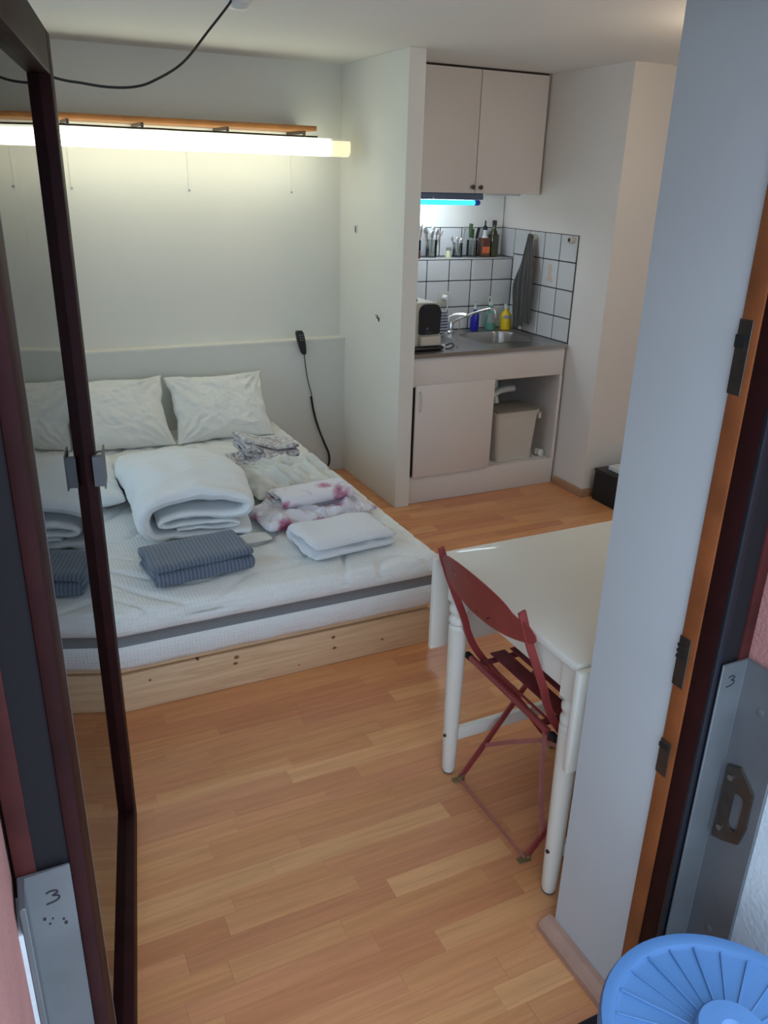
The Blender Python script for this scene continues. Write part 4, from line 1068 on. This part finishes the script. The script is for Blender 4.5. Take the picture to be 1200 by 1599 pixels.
# hooks + hanging kitchen towel
def roundhook(y, z, label):
    t = thing('round_hook', label, 'hook', (3.09, y, z), 'round cream hooks on the tiles')
    lath('hook_disc', [(.019, 0), (.020, -.010), (.018, -.024), (.012, -.027)], (3.0965, y, z), 'creamplastic', t, n=20, axis='X')
    lath('hook_hole', [(.011, -.0272), (.011, -.0285)], (3.0965, y, z), 'blackmatte', t, n=16, axis='X')
    return t
roundhook(4.283, 1.440, 'round cream hook holding the grey towel'); roundhook(3.925, 1.452, 'empty round cream hook at the right edge of the tiles')
def hang_towel():
    bm = bmesh.new(); n, mth = 60, 36; F, B = [], []
    for i in range(n+1):
        t = i/n; z = 1.462-.545*t
        wl = .012+.085*min(1, t/.55)**1.1*(1-.45*max(0, (t-.55)/.45)); wrr = .014+.050*min(1, t/.3)
        yc = 4.283; a_, b_ = [], []
        for j in range(mth+1):
            s = -1+2*j/mth; y = yc + (.004 if s > 0 else 0) + (s*(wl if s > 0 else wrr)) + .006*nz((s, t, 0), 3, 2)
            fold = .013*math.sin(s*9+t*3)*min(1, t*2+.15)+.008*math.sin(s*19+t*7)*min(1, t*2)
            zz = z-.05*max(0, t-.5)*abs(s)*1.2 + (.045 if s < -.2 else 0)*max(0, t-.7)/.3
            x = 3.058-.012*t+fold - .012*(1-s*s)
            a_.append(bm.verts.new((x-.0035, y, zz))); b_.append(bm.verts.new((x+.0035, y, zz)))
        F.append(a_); B.append(b_)
    for i in range(n):
        for j in range(mth):
            bm.faces.new((F[i][j], F[i][j+1], F[i+1][j+1], F[i+1][j])); bm.faces.new((B[i][j], B[i+1][j], B[i+1][j+1], B[i][j+1]))
        bm.faces.new((F[i][0], F[i+1][0], B[i+1][0], B[i][0])); bm.faces.new((F[i][mth], B[i][mth], B[i+1][mth], F[i+1][mth]))
    for j in range(mth):
        bm.faces.new((F[0][j], B[0][j], B[0][j+1], F[0][j+1])); bm.faces.new((F[n][j], F[n][j+1], B[n][j+1], B[n][j]))
    return obj('kitchen_towel', bm, 'greytowel', None, smooth='all')
tag(hang_towel(), 'dark grey kitchen towel hanging from a round hook on the tiles', 'towel')

# bin
bn = thing('waste_bin', 'cream plastic waste bin with grey-brown lid in the open cabinet bay', 'bin', (2.82, 4.05, .164))
def taper_box(b0, b1, z0, z1, bev, name, m, parent, cap=True):
    bm = bmesh.new(); V = []
    for (x0, x1, y0, y1), z in ((b0, z0), (b1, z1)): V.append([bm.verts.new(p) for p in ((x0, y0, z), (x1, y0, z), (x1, y1, z), (x0, y1, z))])
    for k in range(4): bm.faces.new((V[0][k], V[0][(k+1) % 4], V[1][(k+1) % 4], V[1][k]))
    bm.faces.new(V[0][::-1]); bm.faces.new(V[1])
    es = [e for e in bm.edges if abs(e.verts[0].co.z-e.verts[1].co.z) > .01]
    bmesh.ops.bevel(bm, geom=es, offset=bev, segments=5, affect='EDGES', profile=.5)
    return obj(name, bm, m, parent, smooth=True)
taper_box((2.70, 2.955, 3.925, 4.10), (2.672, 2.975, 3.915, 4.14), .1645, .452, .03, 'body', 'bin', bn)
taper_box((2.668, 2.981, 3.911, 4.144), (2.664, 2.985, 3.907, 4.148), .452, .474, .03, 'rim', 'bin', bn)
taper_box((2.676, 2.972, 3.919, 4.136), (2.682, 2.966, 3.93, 4.13), .474, .483, .025, 'lid', 'binlid', bn)
taper_box((2.60+.385, 2.60+.405, 3.93, 4.10), (2.985, 3.005, 3.93, 4.10), .415, .452, .004, 'side_handle', 'bin', bn)

# ------------------------------------------------------------------ black box + white item on it
bk = thing('storage_box', 'black cardboard box on the floor beside the pillar', 'box', (3.35, 3.47, 0))
box('box_body', (3.15, 3.50, 3.33, 3.553, .002, .175), 'blackmatte', bk, bev=.003)
box('box_lid', (3.147, 3.503, 3.327, 3.556, .176, .196), 'black', bk, bev=.003)
wi = thing('white_case', 'flat white case lying on the black box', 'case', (3.35, 3.44, .197))
box('case_base', (3.20, 3.47, 3.35, 3.50, .197, .210), 'white', wi, bev=.004)
box('case_lid', (3.20, 3.47, 3.35, 3.50, .2105, .222), 'white', wi, bev=.004)

# ------------------------------------------------------------------ table
tb = thing('drop_leaf_table', 'cream drop-leaf table with turned legs behind the red chair', 'table', (1.55, 1.55, 0))
bm = bmesh.new(); bx(bm, 1.108, 2.02, 1.222, 1.878, .713, .736, bev=.006, seg=3); bx(bm, 1.116, 2.01, 1.230, 1.870, .706, .713, bev=.002)
obj('tabletop', bm, 'table', tb, smooth=True)
def leg(cx_, cy_):
    bm = bmesh.new(); h = .027
    bx(bm, cx_-h, cx_+h, cy_-h, cy_+h, .612, .705, bev=.003)
    lathe(bm, [(.018, .0065), (.021, .02), (.0225, .08), (.024, .20), (.0265, .38), (.028, .50), (.0285, .530), (.023, .536), (.0225, .541), (.0285, .547), (.029, .556), (.0265, .563), (.022, .567), (.022, .574), (.0285, .582), (.0295, .592), (.0265, .602), (.020, .612)], (cx_, cy_, 0), 24)
    o = obj('leg', bm, 'table', tb, smooth=True)
    lath('glide', [(.017, 0.0005), (.019, .003), (.017, .0062)], (cx_, cy_, 0), 'glide', o, n=16)
    lath('screw_cover', [(.0055, 0), (.0055, -.005), (.003, -.007)], (cx_-.0215, cy_-.004, .148), 'rust', o, n=10, axis='X')
for cx_, cy_ in ((1.140, 1.785), (1.148, 1.262), (1.97, 1.785), (1.97, 1.262)): leg(cx_, cy_)
box('apron', (1.135, 1.153, 1.292, 1.756, .625, .7055), 'table', tb, bev=.001)
box('apron', (1.17, 1.942, 1.785, 1.803, .625, .7055), 'table', tb, bev=.001)
box('apron', (1.178, 1.942, 1.245, 1.263, .625, .7055), 'table', tb, bev=.001)
box('stretcher', (1.163, 1.948, 1.777, 1.797, .118, .160), 'table', tb, bev=.002)
box('stretcher', (1.171, 1.948, 1.250, 1.270, .118, .160), 'table', tb, bev=.002)
tag(box('drop_leaf', (1.108, 2.015, 1.884, 1.903, .402, .708), 'table', tb, bev=.004), 'hanging far leaf')
tag(box('drop_leaf', (1.097, 2.015, 1.198, 1.217, .450, .730), 'table', tb, bev=.004), 'hanging near leaf')

# ------------------------------------------------------------------ folding chair
chx = thing('folding_chair', 'red metal folding bistro chair pushed up to the cream table', 'chair', (1.30, 1.55, 0))
YA, YB = 1.362, 1.748
def bar(name, pts, w, t, m='chair', ref=(0, 1, 0), parent=chx): return strap(name, pts, w, t, m, parent, ref=ref)
for s, y in ((-1, YA), (1, YB)):
    bar('back_post', spline([(1.043, y, .818), (1.075, y, .724), (1.135, y, .578), (1.150, y, .530), (1.178, y, .472), (1.21, y, .425)], 4), .007, .020)
    bar('front_leg', [(1.21, y, .425), (1.33, y, .275), (1.52, y, .012)], .007, .020)
    yy = y-s*.014
    bar('rear_leg', [(1.158, yy, .012), (1.24, yy, .115), (1.47, yy-s*.0, .425)], .007, .018)
    bm = bmesh.new(); bx(bm, 1.128, 1.166, yy-.011, yy+.011, .001, .005, bev=.001); bx(bm, 1.152, 1.166, yy-.009, yy+.009, .005, .018, bev=.001)
    tag(obj('foot', bm, 'brass', chx, smooth=True), 'worn brass-coloured foot')
    bm = bmesh.new(); bx(bm, 1.505, 1.53, y-.01, y+.01, .001, .014, bev=.002); obj('foot', bm, 'brass', chx, smooth=True)
    lath('pivot_rivet', [(.011, 0), (.011, .022), (.006, .026)], (1.172, y+(s*.004 if s > 0 else -.028), .432), 'blackmatte', chx, n=12, axis='Y')
# back plate, curved in plan, shouldered outline
bm = bmesh.new(); n = 36; A, B = [], []
for i in range(n+1):
    s = -1+2*i/n; y = (YA+YB)/2+s*.228; bow = -.030*(1-s*s)
    q = abs(s); sh_ = 1/(1+math.exp((q-.72)*22))
    topz = .826-.036*min(1, q/.72)**2.2+.024*sh_ - (.022*max(0, (q-.92)/.08)**2); botz = .742-.042*(1-q**2.4) + (.010*max(0, (q-.93)/.07)**2)
    ca, cb_ = [], []
    for k in range(7):
        f = k/6; z = botz+(topz-botz)*f; x = 1.073-.34*(z-.72)+bow+.004
        ca.append(bm.verts.new((x, y, z))); cb_.append(bm.verts.new((x+.003, y, z)))
    A.append(ca); B.append(cb_)
for i in range(n):
    for k in range(6):
        bm.faces.new((A[i][k], A[i+1][k], A[i+1][k+1], A[i][k+1])); bm.faces.new((B[i][k], B[i][k+1], B[i+1][k+1], B[i+1][k]))
    bm.faces.new((A[i][0], B[i][0], B[i+1][0], A[i+1][0])); bm.faces.new((A[i][6], A[i+1][6], B[i+1][6], B[i][6]))
for r_ in (0, n):
    for k in range(6): bm.faces.new((A[r_][k], A[r_][k+1], B[r_][k+1], B[r_][k]))
bk_ = obj('backrest', bm, 'chair', chx, smooth=True)
for y, z in ((1.50, .728), (1.508, .722), (1.493, .733), (1.555, .720), (1.60, .752), (1.67, .778), (1.675, .790), (1.64, .79)):
    bow = -.030*(1-((y-1.555)/.228)**2); x = 1.073-.34*(z-.72)+bow+.0035
    lath('paint_chip', [(.0028, 0), (.002, -.0006)], (x, y, z), 'blackmatte' if z < .74 else 'worn', bk_, n=7, axis='X')
tube('seat_rod', [(1.168, YA+.003, .437), (1.168, YB-.003, .437)], .010, 'chair', chx, n=10)
tube('seat_rod', [(1.199, YA+.022, .436), (1.199, YB-.022, .436)], .004, 'chair', chx, n=8)
tube('seat_rod', [(1.50, YA+.02, .436), (1.50, YB-.02, .436)], .006, 'chair', chx, n=8)
for y in (YA+.040, YB-.040):
    bar('side_rail', [(1.168, y, .436), (1.34, y, .438), (1.505, y, .436)], .020, .006, 'chairslat')
for k, x in enumerate((1.228, 1.298, 1.368, 1.438)):
    box('seat_slat', (x, x+.052, YA+.012, YB-.012, .4415, .4455), 'chairslat', chx, bev=.001)
tag(bar('brace', [(1.172, YA+.020, .430), (1.178, YA+.020, .30), (1.186, YA+.018, .20), (1.200, YA+.014, .07)], .004, .014, 'worn', (0, 1, 0)), 'pale worn red flat brace')
tag(bar('cross_bar', [(1.235, YB-.014, .106), (1.20, 1.60, .20), (1.18, 1.45, .31), (1.21, YA, .415)], .012, .004, 'worn', (0, 0, 1)), 'pale worn red cross bar') if False else None
tag(strap('cross_bar', [(1.238, YB-.014, .105), (1.235, 1.60, .215), (1.238, 1.48, .305), (1.29, YA+.006, .330)], .013, .004, 'worn', chx, ref=(0, 0, 1)), 'pale worn red cross bar')
tag(tube('foot_rod', [(1.150, YA+.014, .007), (1.150, YB-.014, .007)], .0035, 'worn', chx, n=8), 'pale worn red rod between the rear feet')

# ------------------------------------------------------------------ blue barrel outside
BC = (.868, .515); BZ = .548
br = thing('plastic_barrel', 'blue plastic barrel with ribbed round lid outside the door', 'barrel', (*BC, -.05))
lath('drum', [(.165, 0), (.178, .015), (.184, .12), (.181, .14), (.184, .16), (.184, .42), (.180, .44), (.180, .555)], (*BC, -.0495), 'barrelbody', br, n=64)
bm = lathe(bmesh.new(), [(.187, -.035), (.194, -.03), (.1945, -.004), (.191, .004), (.180, .0055), (.171, .003), (.168, -.0035), (.164, -.005), (.06, -.003), (.0555, 0), (.0535, .024), (.050, .028), (.018, .0285), (.015, .0245), (.009, .0225), (.001, .0215)], (*BC, BZ), 72)
lid = obj('lid', bm, 'barrel', br, smooth=True)
for k in range(24):
    a = 2*PI*k/24+.05; c_, s_ = math.cos(a), math.sin(a); wd = .0012 if k % 2 else .0020; hh = .0035 if k % 2 else .0045
    bm = bmesh.new()
    def xf_(p): return Vector((BC[0]+p.x*c_-p.y*s_, BC[1]+p.x*s_+p.y*c_, p.z))
    bx(bm, .0535, .168, -wd, wd, BZ-.0055, BZ-.0045+hh, bev=.0006, xf=xf_)
    obj('lid_rib', bm, 'barrel', lid)
